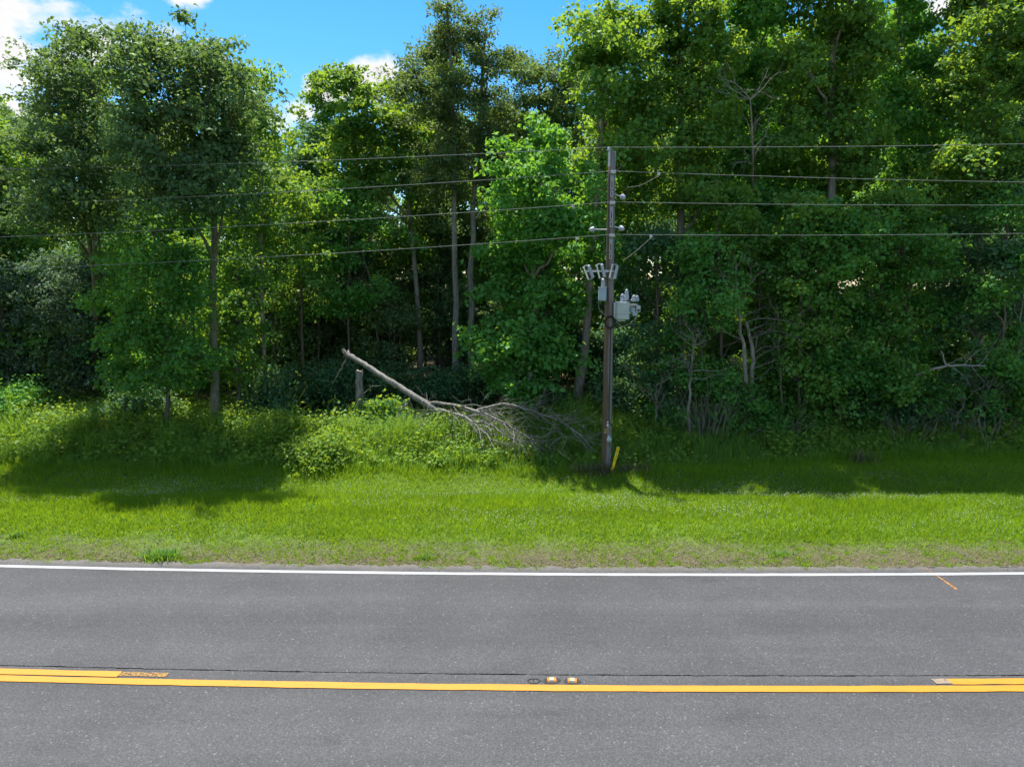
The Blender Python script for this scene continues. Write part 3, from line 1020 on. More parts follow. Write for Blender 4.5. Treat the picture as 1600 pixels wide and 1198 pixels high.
# the darker lower storey under the tall right-hand trees
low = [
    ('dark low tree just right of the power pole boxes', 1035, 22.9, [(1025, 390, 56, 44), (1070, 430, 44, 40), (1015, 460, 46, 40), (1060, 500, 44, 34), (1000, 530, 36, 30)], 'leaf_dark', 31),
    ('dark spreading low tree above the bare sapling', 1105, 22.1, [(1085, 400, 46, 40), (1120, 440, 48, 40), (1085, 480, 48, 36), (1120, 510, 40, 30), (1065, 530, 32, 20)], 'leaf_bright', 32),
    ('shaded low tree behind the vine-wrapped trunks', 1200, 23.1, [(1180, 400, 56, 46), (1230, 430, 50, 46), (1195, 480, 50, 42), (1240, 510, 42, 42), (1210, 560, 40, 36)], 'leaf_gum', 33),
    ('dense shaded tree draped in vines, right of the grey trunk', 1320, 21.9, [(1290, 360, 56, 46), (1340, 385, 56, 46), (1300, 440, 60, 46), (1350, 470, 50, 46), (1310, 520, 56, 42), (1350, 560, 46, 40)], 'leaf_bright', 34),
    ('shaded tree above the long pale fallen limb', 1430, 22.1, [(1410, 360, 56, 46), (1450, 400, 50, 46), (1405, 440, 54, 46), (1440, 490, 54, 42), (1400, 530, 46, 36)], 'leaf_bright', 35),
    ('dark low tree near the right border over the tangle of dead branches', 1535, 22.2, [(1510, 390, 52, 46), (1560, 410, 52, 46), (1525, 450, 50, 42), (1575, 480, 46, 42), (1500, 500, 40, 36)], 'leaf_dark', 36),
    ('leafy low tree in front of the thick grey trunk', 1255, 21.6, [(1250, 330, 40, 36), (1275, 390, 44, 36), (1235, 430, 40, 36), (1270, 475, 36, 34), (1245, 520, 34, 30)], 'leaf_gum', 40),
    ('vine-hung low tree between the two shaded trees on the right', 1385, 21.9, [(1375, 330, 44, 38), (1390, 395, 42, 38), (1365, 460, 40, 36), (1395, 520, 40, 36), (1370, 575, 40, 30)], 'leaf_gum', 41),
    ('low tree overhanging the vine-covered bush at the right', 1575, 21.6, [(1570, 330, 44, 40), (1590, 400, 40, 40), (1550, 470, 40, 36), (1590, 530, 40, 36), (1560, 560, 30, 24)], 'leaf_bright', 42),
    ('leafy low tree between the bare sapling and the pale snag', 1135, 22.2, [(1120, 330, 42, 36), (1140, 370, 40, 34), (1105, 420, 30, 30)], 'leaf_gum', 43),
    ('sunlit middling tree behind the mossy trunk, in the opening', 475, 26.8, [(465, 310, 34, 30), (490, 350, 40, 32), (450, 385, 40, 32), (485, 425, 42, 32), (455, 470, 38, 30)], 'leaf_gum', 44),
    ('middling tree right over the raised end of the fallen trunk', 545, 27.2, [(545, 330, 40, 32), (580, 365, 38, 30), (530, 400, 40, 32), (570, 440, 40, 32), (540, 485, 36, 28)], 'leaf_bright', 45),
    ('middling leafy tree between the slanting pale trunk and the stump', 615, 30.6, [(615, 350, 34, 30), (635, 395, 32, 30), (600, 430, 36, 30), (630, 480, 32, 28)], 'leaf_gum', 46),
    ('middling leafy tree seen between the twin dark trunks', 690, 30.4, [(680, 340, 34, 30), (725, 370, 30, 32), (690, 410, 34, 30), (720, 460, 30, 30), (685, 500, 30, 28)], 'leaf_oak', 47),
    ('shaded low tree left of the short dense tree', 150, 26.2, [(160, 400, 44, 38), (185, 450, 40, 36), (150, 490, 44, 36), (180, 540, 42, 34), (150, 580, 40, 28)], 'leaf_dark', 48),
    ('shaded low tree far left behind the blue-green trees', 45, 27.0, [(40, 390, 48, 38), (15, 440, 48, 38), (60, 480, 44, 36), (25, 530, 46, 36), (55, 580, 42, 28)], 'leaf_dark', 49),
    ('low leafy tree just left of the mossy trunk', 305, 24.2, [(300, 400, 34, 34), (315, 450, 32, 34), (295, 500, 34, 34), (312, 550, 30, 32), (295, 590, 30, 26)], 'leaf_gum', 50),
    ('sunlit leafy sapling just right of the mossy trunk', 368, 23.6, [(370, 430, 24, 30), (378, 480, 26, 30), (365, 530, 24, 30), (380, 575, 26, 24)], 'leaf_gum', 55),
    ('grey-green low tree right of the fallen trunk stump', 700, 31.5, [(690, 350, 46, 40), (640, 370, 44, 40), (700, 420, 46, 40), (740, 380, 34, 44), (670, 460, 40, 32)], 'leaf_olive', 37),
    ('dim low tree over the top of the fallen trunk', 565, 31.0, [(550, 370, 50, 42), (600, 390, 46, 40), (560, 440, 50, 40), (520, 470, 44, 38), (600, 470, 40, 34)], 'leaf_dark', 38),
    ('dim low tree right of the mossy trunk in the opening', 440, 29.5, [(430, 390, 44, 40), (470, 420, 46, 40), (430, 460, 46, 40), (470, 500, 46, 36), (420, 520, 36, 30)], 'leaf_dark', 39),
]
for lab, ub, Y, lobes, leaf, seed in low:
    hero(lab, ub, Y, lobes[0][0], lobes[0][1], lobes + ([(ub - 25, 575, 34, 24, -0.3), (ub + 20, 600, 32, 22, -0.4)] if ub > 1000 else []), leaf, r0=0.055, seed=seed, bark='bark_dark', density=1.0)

# woodland behind: a few grown kinds copied as separate trees
def proto_tree(label, leaf, H, seed, r0, low=0.28, wide=2.3, bark='bark_dark', density=0.62, leaf_size=0.15):
    r = R(seed)
    lobes = []
    for i in range(13):
        f = low + (1 - low) * (i + 0.5) / 13
        w = wide * (1.05 - 0.75 * max(0, f - 0.55) / 0.45) * (0.75 if f < 0.4 else 1)
        a = r.uniform(0, 2 * math.pi)
        d = w * r.uniform(0.25, 0.75) * (0.3 if f > 0.9 else 1)
        s = r.uniform(0.85, 1.25) * (0.75 if f > 0.85 else 1)
        lobes.append((np.array((math.cos(a) * d, math.sin(a) * d, H * f)), (s * 1.25, s * 1.25, s * 1.05)))
    return make_tree('woodland_tree', label, (0, 0, 0), (r.normal(0, 0.3), r.normal(0, 0.3), H * 0.95), lobes, leaf, r0=r0, seed=seed, bark=bark, density=density, leaf_size=leaf_size, per=32, group='trees deep in the wood')


WOOD = 'shaded broadleaf tree standing back in the wood behind the edge trees'
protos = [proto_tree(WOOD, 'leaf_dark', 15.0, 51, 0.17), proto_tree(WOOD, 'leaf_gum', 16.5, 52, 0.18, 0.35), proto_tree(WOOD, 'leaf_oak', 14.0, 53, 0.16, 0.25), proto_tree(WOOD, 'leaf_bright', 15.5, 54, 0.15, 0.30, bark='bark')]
spots = []
r = R(77)
for row, (Y, hs) in enumerate(((29.5, 0.9), (33.5, 1.0), (38.0, 1.05), (44.0, 1.1), (51.0, 1.15))):
    half = Y * 0.76 + 4
    n = int(half * 2 / (4.4, 3.8, 3.4, 3.4, 3.4)[row])
    for i in range(n):
        x = -half + 2 * half * (i + 0.5) / n + r.uniform(-0.8, 0.8)
        y = Y + r.uniform(-1.3, 1.3)
        u = 800 + x / y * 1100
        if row == 4 and not 380 < u < 1180:
            continue                         # wholly hidden there
        if row == 0 and 400 < u < 760:
            continue                         # the opening that lets the sun through to the verge
        s = hs * r.uniform(0.86, 1.12)
        if u > 980:
            s *= (0.84, 0.98, 1.1, 1.12, 1.12)[row]
        if 390 < u < 900:
            s *= 0.80 if u < 640 else 0.84
        if 860 < u < 1015:
            s *= 0.78 if u > 900 else 0.95
        if u < 390:
            s *= 0.86
        spots.append((x, y, s))
TREE_KIND = ('dark-leaved', 'sunlit fresh-leaved', 'grey-green small-leaved', 'bright green broad-leaved')
SAP_KIND = ('dark-leaved', 'fresh green', 'olive-leaved')


def place_words(x, y):
    u = 800 + x / y * 1100
    return 'left of the mossy oak trunk' if u < 332 else 'between mossy trunk and power pole' if u < 950 else 'right of the power pole'


used = [False] * len(protos)
for i, (x, y, s) in enumerate(spots):
    k_ = int(r.integers(0, len(protos)))
    loc = (x, y, float(ground_z(x, y)) - 0.05)
    rz = r.uniform(0, 2 * math.pi)
    if not used[k_]:
        used[k_] = True
        protos[k_].location, protos[k_].rotation_euler, protos[k_].scale = loc, (0, 0, rz), (s,) * 3
        o = protos[k_]
    else:
        o = dup(protos[k_], loc, rz, s)
    o['label'] = '%s tree deep in the wood, %s' % (TREE_KIND[k_], place_words(x, y))


# saplings and shrubs of the lower storey
def proto_shrub(name, label, leaf, H, W, seed, group, n=7, density=0.9, leaf_size=0.12, stems=4, cat='shrub'):
    r = R(seed)
    t = thing(name, label, cat, (0, 0, 0), group)
    paths, rad, lobes = [], [], []
    for i in range(stems):
        a = r.uniform(0, 2 * math.pi)
        d = W * r.uniform(0.2, 0.6)
        paths.append(smooth_path([(0.05 * math.cos(a), 0.05 * math.sin(a), -0.1), (d * 0.4 * math.cos(a), d * 0.4 * math.sin(a), H * 0.45), (d * math.cos(a), d * math.sin(a), H * 0.85)], 7, 0.03, r))
        rad.append(np.linspace(0.030, 0.008, 7))
    link('stems', mesh_np('stems', *tube_batch(np.stack(paths), np.stack(rad), 5), 'bark_dark'), t, kind='stuff')
    for i in range(n):
        a = r.uniform(0, 2 * math.pi)
        d = W * r.uniform(0.1, 0.62)
        z = H * r.uniform(0.22, 0.82)
        s = W * r.uniform(0.28, 0.42)
        lobes.append((np.array((math.cos(a) * d, math.sin(a) * d, z)), (s, s, min(s, H * 0.22))))
    tp = smooth_path([(0, 0, 0), (0, 0, H * 0.9)], 8)
    lv, var, bv = build_crown(lobes, tp, r, leaf, density, leaf_size, 0.2, 0.2, 30)
    link('branches', mesh_np('branches', *bv, 'bark_dark'), t, kind='stuff')
    link('crown', mesh_np('crown', *lv, leaf, {'var': var}), t, kind='stuff')
    return t


UND = 'leafy shaded sapling of the lower storey inside the wood'
sap = [proto_shrub('woodland_sapling', UND, 'leaf_dark', 4.6, 1.5, 61, 'saplings under the wood', 9, 0.8, 0.13, 3, 'sapling'),
       proto_shrub('woodland_sapling', UND, 'leaf_gum', 3.4, 1.3, 62, 'saplings under the wood', 8, 0.8, 0.13, 3, 'sapling'),
       proto_shrub('woodland_sapling', UND, 'leaf_olive', 5.4, 1.4, 63, 'saplings under the wood', 9, 0.75, 0.12, 3, 'sapling')]
used = [False] * 3
r = R(78)
for Y, gap in ((25.5, 2.0), (28.6, 1.5), (32.0, 1.8), (36.0, 2.0), (41.0, 2.0), (46.0, 1.8), (52.0, 1.8)):
    half = Y * 0.76 + 3
    n = int(half * 2 / gap)
    for i in range(n):
        x = -half + 2 * half * (i + 0.5) / n + r.uniform(-0.7, 0.7)
        y = Y + r.uniform(-1.0, 1.0)
        u = 800 + x / y * 1100
        if Y > 38 and not 360 < u < 1180:
            continue                         # wholly hidden there
        if Y < 30.5 and 615 < u < 760:
            continue                         # keeps the pale trunk and the twin trunks in sight
        if Y < 27.4 and 380 < u < 770:
            continue
        if Y < 27 and r.random() < 0.35:
            continue
        k_ = int(r.integers(0, 3))
        loc, rz, s = (x, y, float(ground_z(x, y)) - 0.05), r.uniform(0, 6.28), r.uniform(0.75, 1.2)
        if not used[k_]:
            used[k_] = True
            sap[k_].location, sap[k_].rotation_euler, sap[k_].scale = loc, (0, 0, rz), (s,) * 3
            o = sap[k_]
        else:
            o = dup(sap[k_], loc, rz, s)
        o['label'] = '%s sapling inside the wood, %s' % (SAP_KIND[k_], place_words(x, y))

# shrubs one can point at along the edge of the wood
SHR = 'shrubs along the edge of the wood'
edge_shrubs = [
    ('dense dark shrub at the foot of the wood, right of the grey trunk', 1312, 22.6, 1.9, 1.15, 'leaf_dark', 71),
    ('vine-covered bush near the right border', 1562, 22.5, 2.6, 1.0, 'leaf_gum', 72),
    ('leafy bush wrapped round the foot of the bare forked trunks', 1174, 21.6, 1.7, 0.62, 'leaf_bright', 73),
    ('green bush left of the foot of the vine-covered bush', 1470, 22.8, 1.5, 0.8, 'leaf_bright', 74),
    ('rounded bright-green bush at the front of the sunlit weeds', 500, 18.95, 0.62, 0.36, 'weed', 75),
    ('sunlit bush just right of the mossy oak trunk', 385, 21.4, 0.85, 0.6, 'weed', 76),
    ('small bush behind the weeds under the fallen trunk', 590, 22.9, 0.75, 0.55, 'leaf_gum', 77),
    ('bright bush halfway between the mossy trunk and the fallen trunk', 455, 20.6, 0.85, 0.6, 'weed', 80),
    ('dark bush at the foot of the leafy young tree', 860, 23.6, 1.2, 0.8, 'leaf_dark', 81),
    ('dark bush behind the power pole', 975, 23.4, 1.5, 0.8, 'leaf_dark', 82),
    ('shaded bush at the right border', 1615, 22.0, 1.5, 0.8, 'leaf_bright', 83),
    ('shaded bush between the bare sapling and the forked trunks', 1240, 22.9, 1.2, 0.7, 'leaf_dark', 84),
    ('wide low bush at the foot of the bare sapling', 1055, 22.3, 1.0, 0.8, 'leaf_bright', 87),
    ('leafy bush between the dry stalks and the forked trunks', 1135, 22.0, 1.1, 0.7, 'leaf_gum', 88),
    ('tall bush left of the dense dark shrub', 1275, 21.9, 1.5, 0.75, 'leaf_gum', 89),
    ('tall bush right of the dense dark shrub', 1372, 22.2, 1.8, 0.85, 'leaf_bright', 90),
    ('bush under the left end of the long pale limb', 1425, 22.2, 1.4, 0.8, 'leaf_dark', 91),
    ('bush under the right end of the long pale limb', 1520, 22.3, 1.5, 0.8, 'leaf_bright', 92),
    ('dark bush behind the raised end of the fallen trunk', 520, 25.6, 1.7, 1.0, 'leaf_dark', 93),
    ('dark bush in the opening right of the mossy trunk', 425, 25.2, 1.8, 1.0, 'leaf_dark', 94),
    ('dark bush between the stump and the slanting pale trunk', 610, 26.4, 1.6, 1.0, 'leaf_oak', 95),
    ('dark bush at the feet of the twin tall trunks', 690, 26.6, 1.7, 1.0, 'leaf_dark', 96),
    ('low dark bush in the middle of the opening', 470, 26.8, 1.9, 1.1, 'leaf_oak', 97),
    ('low dark bush behind the fallen trunk', 565, 27.6, 2.0, 1.1, 'leaf_dark', 98),
    ('low dark bush left of the leafy young tree', 755, 26.0, 1.8, 1.0, 'leaf_dark', 99),
    ('bush at the left border beneath the blue-green trees', 15, 23.0, 1.3, 0.9, 'leaf_bright', 85),
    ('dark bush under the short dense tree', 215, 22.6, 1.4, 0.8, 'leaf_dark', 86),
]
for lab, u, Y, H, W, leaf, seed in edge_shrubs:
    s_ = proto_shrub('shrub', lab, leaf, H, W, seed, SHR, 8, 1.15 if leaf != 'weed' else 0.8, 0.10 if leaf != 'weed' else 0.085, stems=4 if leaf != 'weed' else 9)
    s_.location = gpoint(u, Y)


# ------------------------------------------------------------------ dead wood
def random_branching(starts, dirs, lens, rads, depth, r, spread=0.55, kids=(2, 4), wob=0.12, gravity=0.0):
    """Bare branching twigs as one tube mesh."""
    out = []
    P = [(np.asarray(s, float), np.asarray(d, float) / np.linalg.norm(d), l, q) for s, d, l, q in zip(starts, dirs, lens, rads)]
    for lev in range(depth):
        paths, rr, nxt = [], [], []
        for s, d, l, q in P:
            k = 6
            pts = [s]
            dd = d.copy()
            for i in range(k - 1):
                dd = dd + r.normal(0, wob, 3) + np.array((0, 0, gravity))
                dd /= np.linalg.norm(dd)
                pts.append(pts[-1] + dd * l / (k - 1))
            pts = np.array(pts)
            paths.append(pts)
            rr.append(np.linspace(q, q * 0.45, k))
            for j in range(int(r.integers(kids[0], kids[1] + 1))):
                i = int(r.integers(2, k))
                nd = (pts[i] - pts[i - 1])
                nd = nd / (np.linalg.norm(nd) + 1e-9) + r.normal(0, spread, 3)
                nxt.append((pts[i], nd / np.linalg.norm(nd), l * r.uniform(0.45, 0.75), q * 0.5))
        out.append(tube_batch(np.stack(paths), np.stack(rr), 5 if lev == 0 else 3))
        P = nxt
    return join(out)


def fallen_tree():
    r = R(90)
    a, b, c = at(540, 552, 23.4), at(605, 596, 22.5), at(672, 634, 21.5)
    base = np.array((c[0], c[1], float(ground_z(c[0], c[1]))))
    t = thing('fallen_tree', 'bare grey fallen trunk propped on a stump, its dead branches spread in the weeds', 'tree', base)
    p = smooth_path([a, a + (c - a) * 0.5, c + (c - a) * 0.12], 16, 0.008, r) - base
    p = smooth_path(p, 30, 0.006, r)
    V, F = tube_batch(p[None], (np.linspace(0.082, 0.104, 30) * (1 + r.normal(0, 0.03, 30)))[None], 12)
    V = V + r.normal(0, 0.006, V.shape)
    n = len(V)
    jag_ = V.copy()
    jag_[:12] += r.normal(0, 0.05, (12, 3))
    F = list(map(tuple, F)) + [tuple(range(12)), tuple(range(n - 12, n))]
    pb = PB()
    pb.add(jag_, F)
    pb.build('trunk', 'dead_wood', t, True)
    mains = [
        ([(668, 630, 21.6), (692, 630, 21.3), (717, 633, 20.9), (745, 641, 20.5), (775, 654, 20.0), (816, 676, 19.5), (846, 696, 19.2)], 0.055),
        ([(745, 641, 20.5), (764, 632, 20.5), (797, 632, 20.4), (830, 639, 20.2), (857, 651, 20.0), (890, 664, 19.7), (916, 688, 19.4)], 0.042),
        ([(680, 640, 21.3), (717, 646, 20.6), (739, 659, 20.1), (758, 676, 19.7), (778, 690, 19.4)], 0.055),
        ([(739, 658, 20.1), (764, 662, 19.9), (789, 680, 19.5), (830, 692, 19.3)], 0.036),
        ([(640, 624, 21.9), (626, 640, 21.6), (615, 660, 21.4)], 0.036),
        ([(543, 558, 23.3), (530, 580, 23.5), (515, 612, 23.8)], 0.032),
        ([(668, 652, 21.2), (650, 672, 20.6), (637, 690, 20.2)], 0.02),
    ]
    starts, dirs, lens, rads = [], [], [], []
    for spec, q in mains:
        pts = smooth_path([at(*s) for s in spec], 14, 0.018, r) - base
        V, F = tube_batch(pts[None], np.linspace(q, q * 0.3, 14)[None], 7)
        link('limb', mesh_np('limb', V, F, 'dead_wood', smooth=True), t)
        if q > 0.034 and spec[0][0] > 660:
            for i in range(3, 14):
                for _ in range(2):
                    starts.append(pts[i])
                    d = (pts[i] - pts[i - 1])
                    d = d / np.linalg.norm(d)
                    dirs.append(d + r.normal(0, 0.5, 3) + np.array((0.25, -0.1, 0.0)))
                    lens.append(r.uniform(0.5, 1.3))
                    rads.append(q * 0.28)
    V, F = random_branching(starts, dirs, lens, rads, 3, r, 0.5, (2, 3), 0.13, -0.02)
    V[:, 2] = np.maximum(V[:, 2], 0.10)
    link('twigs', mesh_np('twigs', V, F, 'dead_wood'), t, kind='stuff')
    # low brush round the crown end
    st, dr, ln, rd = [], [], [], []
    for i in range(34):
        u, v = r.uniform(640, 720), r.uniform(642, 690)
        if i > 16:
            u, v = r.uniform(770, 905), r.uniform(655, 700)
        st.append(at(u, v, 20.9 - (u - 640) / 270 * 1.6) - base)
        dr.append(r.normal(0, 1, 3) * np.array((1, 0.6, 0.35)))
        ln.append(r.uniform(0.5, 1.1))
        rd.append(0.009)
    V, F = random_branching(st, dr, ln, rd, 3, r, 0.6, (2, 3), 0.16, -0.02)
    V[:, 2] = np.maximum(V[:, 2], 0.06)
    link('brush', mesh_np('brush', V, F, 'dead_wood'), t, kind='stuff')
    # the stump it rests on
    sb = gpoint(562, 23.15)
    st_ = thing('stump', 'upright broken stump carrying the upper end of the fallen trunk', 'stump', sb)
    top = at(561, 578, 23.15)
    V, F = tube_batch(smooth_path([sb - np.array((0, 0, 0.2)), (sb + top) / 2, top], 7, 0.01, r)[None] - sb, np.linspace(0.17, 0.11, 7)[None], 11)
    V[-11:] += r.normal(0, 0.03, (11, 3))
    pb = PB()
    pb.add(V, list(map(tuple, F)) + [tuple(range(len(V) - 11, len(V)))])
    pb.build('bole', 'dead_wood', st_, True)
    V, F = random_branching([(0.05, 0, 1.0)], [(0.8, -0.2, 0.5)], [0.5], [0.02], 2, r)
    link('snapped_twigs', mesh_np('snapped_twigs', V, F, 'dead_wood'), st_, kind='stuff')


fallen_tree()


def bare_tree(label, spec, r0, seed, mat='dead_wood', start=0.45, n=14, ln=(0.7, 1.6), name='dead_tree', group='bare dead trees at the edge of the wood', to_ground=True, cat='dead tree', r1=None):
    """A leafless trunk through the given points with bare branches."""
    r = R(seed)
    pts = [at(*s) for s in spec]
    base = pts[0].copy()
    if to_ground:
        base[2] = float(ground_z(base[0], base[1]))
        pts[0] = base.copy()
        pts[0][2] -= 0.15
    t = thing(name, label, cat, base, group)
    p = smooth_path(pts, 16, 0.02, r) - base
    V, F = tube_batch(p[None], np.linspace(r0, r1 if r1 else r0 * 0.22, 16)[None], 8)
    link('trunk', mesh_np('trunk', V, F, mat, smooth=True), t)
    st, dr, l_, rd = [], [], [], []
    for i in range(n):
        j = int(r.integers(int(16 * start), 16))
        st.append(p[j])
        a = r.uniform(0, 6.28)
        dr.append((math.cos(a), math.sin(a) * 0.7, r.uniform(0.3, 1.5)))
        l_.append(r.uniform(*ln))
        rd.append(r0 * 0.30)
    V, F = random_branching(st, dr, l_, [min(q, 0.016) for q in rd], 3, r, 0.5, (2, 3), 0.2)
    link('branches', mesh_np('branches', V, F, mat), t, kind='stuff')


bare_tree('thin bare grey sapling between the power pole and the forked trunks', [(1076, 672, 20.9), (1078, 610, 20.9), (1081, 560, 20.9), (1084, 520, 20.9)], 0.055, 101, start=0.6, n=16, ln=(0.5, 1.1))
bare_tree('left of the two bare forked trunks rising from the leafy bush', [(1168, 660, 21.5), (1164, 570, 21.5), (1156, 500, 21.5), (1153, 450, 21.5), (1150, 400, 21.8)], 0.10, 102, n=8, ln=(0.8, 1.6), mat='bark_pale')
bare_tree('right of the two bare forked trunks rising from the leafy bush', [(1172, 660, 21.5), (1175, 575, 21.5), (1177, 540, 21.5), (1166, 505, 21.4)], 0.10, 103, n=10, ln=(0.7, 1.5), r1=0.05)
bare_tree('bare white snag with spread branches high against the foliage', [(1176, 620, 26.0), (1174, 420, 25.6), (1176, 300, 24.6), (1176, 235, 21.8), (1175, 195, 21.3), (1173, 155, 21.2)], 0.085, 104, mat='bark_pale', start=0.74, n=12, ln=(0.6, 1.1))
bare_tree('slim pale stem rising left of the grey trunk', [(1222, 640, 21.8), (1222, 585, 21.8), (1216, 540, 21.8), (1216, 480, 21.9)], 0.045, 105, mat='bark_pale', n=5, ln=(0.4, 0.9))
bare_tree('thick straight grey trunk left of the dense dark shrub', [(1272, 660, 24.0), (1271, 600, 24.0), (1272, 550, 24.0), (1276, 440, 24.2)], 0.13, 106, mat='bark', n=3, r1=0.09)
bare_tree('crooked thin stem leaning beside the thick grey trunk', [(1252, 668, 21.6), (1257, 620, 21.6), (1259, 595, 21.6), (1262, 560, 21.6)], 0.035, 107, n=5, ln=(0.3, 0.8))
bare_tree('thin pale trunk left of the pale leaning-trunk tree', [(436, 600, 27.5), (428, 540, 27.5), (430, 470, 27.6), (432, 400, 27.8)], 0.06, 108, mat='bark_dark', n=5)
bare_tree('thin dark trunk behind the raised end of the fallen trunk', [(497, 605, 28.5), (497, 540, 28.5), (499, 470, 28.5), (502, 400, 28.6)], 0.07, 109, mat='bark_dark', n=5)
bare_tree('slender branching trunk above the fallen trunk', [(592, 600, 29.0), (590, 520, 29.0), (588, 470, 29.0), (575, 430, 29.0), (565, 390, 29.0)], 0.07, 110, mat='bark', n=6)
bare_tree('small grey stem just right of the power pole', [(1026, 660, 21.6), (1026, 630, 21.6), (1025, 600, 21.6)], 0.05, 111, n=8, ln=(0.6, 1.3))
bare_tree('grey dead stem under the long pale fallen limb', [(1528, 670, 21.2), (1532, 640, 21.2), (1544, 600, 21.2)], 0.045, 112, n=10, ln=(0.5, 1.1))
bare_tree('crooked grey dead stem left of the vine-covered bush', [(1488, 668, 21.2), (1500, 640, 21.2), (1512, 622, 21.2), (1522, 610, 21.2)], 0.04, 113, n=8, ln=(0.5, 1.0))
bare_tree('thin bare trunk near the right border', [(1590, 640, 21.9), (1592, 540, 21.9), (1596, 480, 21.9), (1602, 430, 21.9)], 0.06, 114, mat='bark_pale', n=6)


def fallen_limb():
    r = R(120)
    spec = [(1430, 587, 21.0), (1455, 577, 20.9), (1480, 571, 20.8), (1510, 570, 20.8), (1538, 572, 20.7)]
    pts = np.array([at(*s) for s in spec])
    base = pts[0].copy()
    t = thing('fallen_limb', 'long pale dead limb lying across the bushes near the right border', 'branch', base)
    p = smooth_path(pts, 12, 0.015, r) - base
    V, F = tube_batch(p[None], np.linspace(0.05, 0.02, 12)[None], 7)
    link('limb', mesh_np('limb', V, F, 'bark_pale', smooth=True), t)
    q = smooth_path([at(1480, 571, 20.8), at(1473, 562, 20.8), at(1471, 548, 20.8)], 6, 0.01, r) - base
    V, F = tube_batch(q[None], np.linspace(0.03, 0.012, 6)[None], 6)
    link('side_branch', mesh_np('side_branch', V, F, 'bark_pale', smooth=True), t)
    V, F = random_branching([p[i] for i in (4, 6, 8, 9, 10)], [(0.6, 0.1, x) for x in (0.5, -0.5, 0.6, -0.6, 0.4)], [0.9] * 5, [0.014] * 5, 3, r)
    link('twigs', mesh_np('twigs', V, F, 'bark_pale'), t, kind='stuff')


fallen_limb()


def brush_clump(label, u, Y, H, W, n, seed, mat='dead_wood', name='dry_brush', cat='brush'):
    """A clump of upright dead stalks."""
    r = R(seed)
    b = gpoint(u, Y)
    t = thing(name, label, cat, b, 'dry brush and dead grass')
    st = np.stack([r.normal(0, W * 0.3, n), r.normal(0, W * 0.25, n), np.full(n, -0.03)], 1)
    d = np.stack([st[:, 0] * 1.2 + r.normal(0, 0.28, n), r.normal(0, 0.25, n), np.ones(n)], 1)
    V, F = random_branching(st, d, r.uniform(0.5, 1.0, n) * H, np.full(n, 0.011), 2, r, 0.4, (1, 3), 0.08)
    link('stalks', mesh_np('stalks', V, F, mat), t, kind='stuff')


brush_clump('tall tangle of dry grey stalks right of the bare sapling', 1104, 21.1, 1.5, 1.1, 55, 131)
brush_clump('dry stalks at the foot of the forked trunks', 1225, 21.1, 0.9, 0.9, 30, 132)
brush_clump('dead brush tangle under the vine-covered bush', 1530, 21.0, 1.0, 1.6, 40, 133)
brush_clump('dry stalks left of the long pale limb', 1425, 21.2, 1.0, 1.3, 34, 134)


def dry_tuft(label, u, Y, H, W, n, seed):
    r = R(seed)
    b = gpoint(u, Y)
    t = thing('dry_grass_clump', label, 'grass clump', b, 'dry brush and dead grass')
    B = np.stack([r.normal(0, W * 0.3, n), r.normal(0, W * 0.22, n), np.full(n, -0.02)], 1)
    V, F = blades(B, r.uniform(0.4, 1.0, n) * H, r.uniform(0.2, 1.1, n), np.full(n, 0.014), r)
    link('blades', mesh_np('blades', V, F, 'dry', {'var': np.repeat(r.random(n), 5)}), t, kind='stuff')


dry_tuft('bleached dry grass clump round the foot of the power pole', 943, 18.25, 0.42, 0.42, 260, 141)
dry_tuft('bleached dry grass clump left of the power pole', 913, 18.3, 0.38, 0.5, 160, 142)
dry_tuft('thin dry grass clump right of the yellow stake', 975, 18.3, 0.34, 0.3, 90, 143)
dry_tuft('flat grey-brown heap of dead grass right of the yellow stake', 1000, 18.5, 0.26, 0.62, 420, 144)
dry_tuft('dry grass patch in the shaded weeds on the right', 1355, 19.0, 0.5, 0.6, 130, 145)


# ------------------------------------------------------------------ weeds, tall grass, lawn
def in_view(x, y, pad=2.5):
    return np.abs(x) < y * 0.745 + pad


def scatter(n, y0, y1, r, dens=None):
    """n points with road offset between y0 and y1, kept near the view, thinned by dens(x, s)."""
    half = y1 * 0.745 + 3
    x = r.uniform(-half, half, n)
    s = r.uniform(y0, y1, n)
    y = s + off(x)
    m = in_view(x, y)
    if dens is not None:
        m &= r.random(n) < dens(x, s)
    return x[m], y[m], s[m]


def weed_height(x, y):
    """Height of the unmown belt: higher towards the wood and in mounds."""
    u = x / y * 1100 + 800
    h = 0.28 + 0.55 * sstep(18.4, 21.0, y) * (0.55 + 0.9 * vnoise(x * 0.55 + 9, y * 0.55 + 3, 8))
    h *= 1 - 0.42 * sstep(900, 1020, u)
    h *= 1 - 0.62 * sstep(20.6, 22.4, y) * sstep(330, 380, u) * (1 - sstep(760, 800, u))
    return h * (0.45 + 1.1 * vnoise(x * 2.1 + 30, y * 2.1 + 8, 9))


def belt_start(x, y):
    """Where mowing stops: farther from the road towards the right."""
    u = x / y * 1100 + 800
    return 18.2 + 1.15 * sstep(1000, 1450, u) + 0.35 * (vnoise(x * 0.9 + 14, x * 0 + 3, 19) - 0.5)


def leafy(x, y):
    """Where broad-leaved vines outweigh grass (0..1)."""
    u = x / y * 1100 + 800
    n = vnoise(x * 0.5 + 70, y * 0.5 + 21, 12)
    base = np.where(u < 760, 0.5 + 0.9 * (n - 0.5), 0.22 + 0.9 * (n - 0.5))
    base = base * (1 - 0.75 * sstep(21.6, 22.6, y) * sstep(330, 400, u) * (1 - sstep(740, 800, u)))
    return np.clip(base + 0.4 * sstep(19.5, 22, y) * np.where(u < 760, 0.8, 0.45) * (1 - sstep(21.6, 22.6, y) * sstep(330, 400, u) * (1 - sstep(740, 800, u))), 0.03, 1)


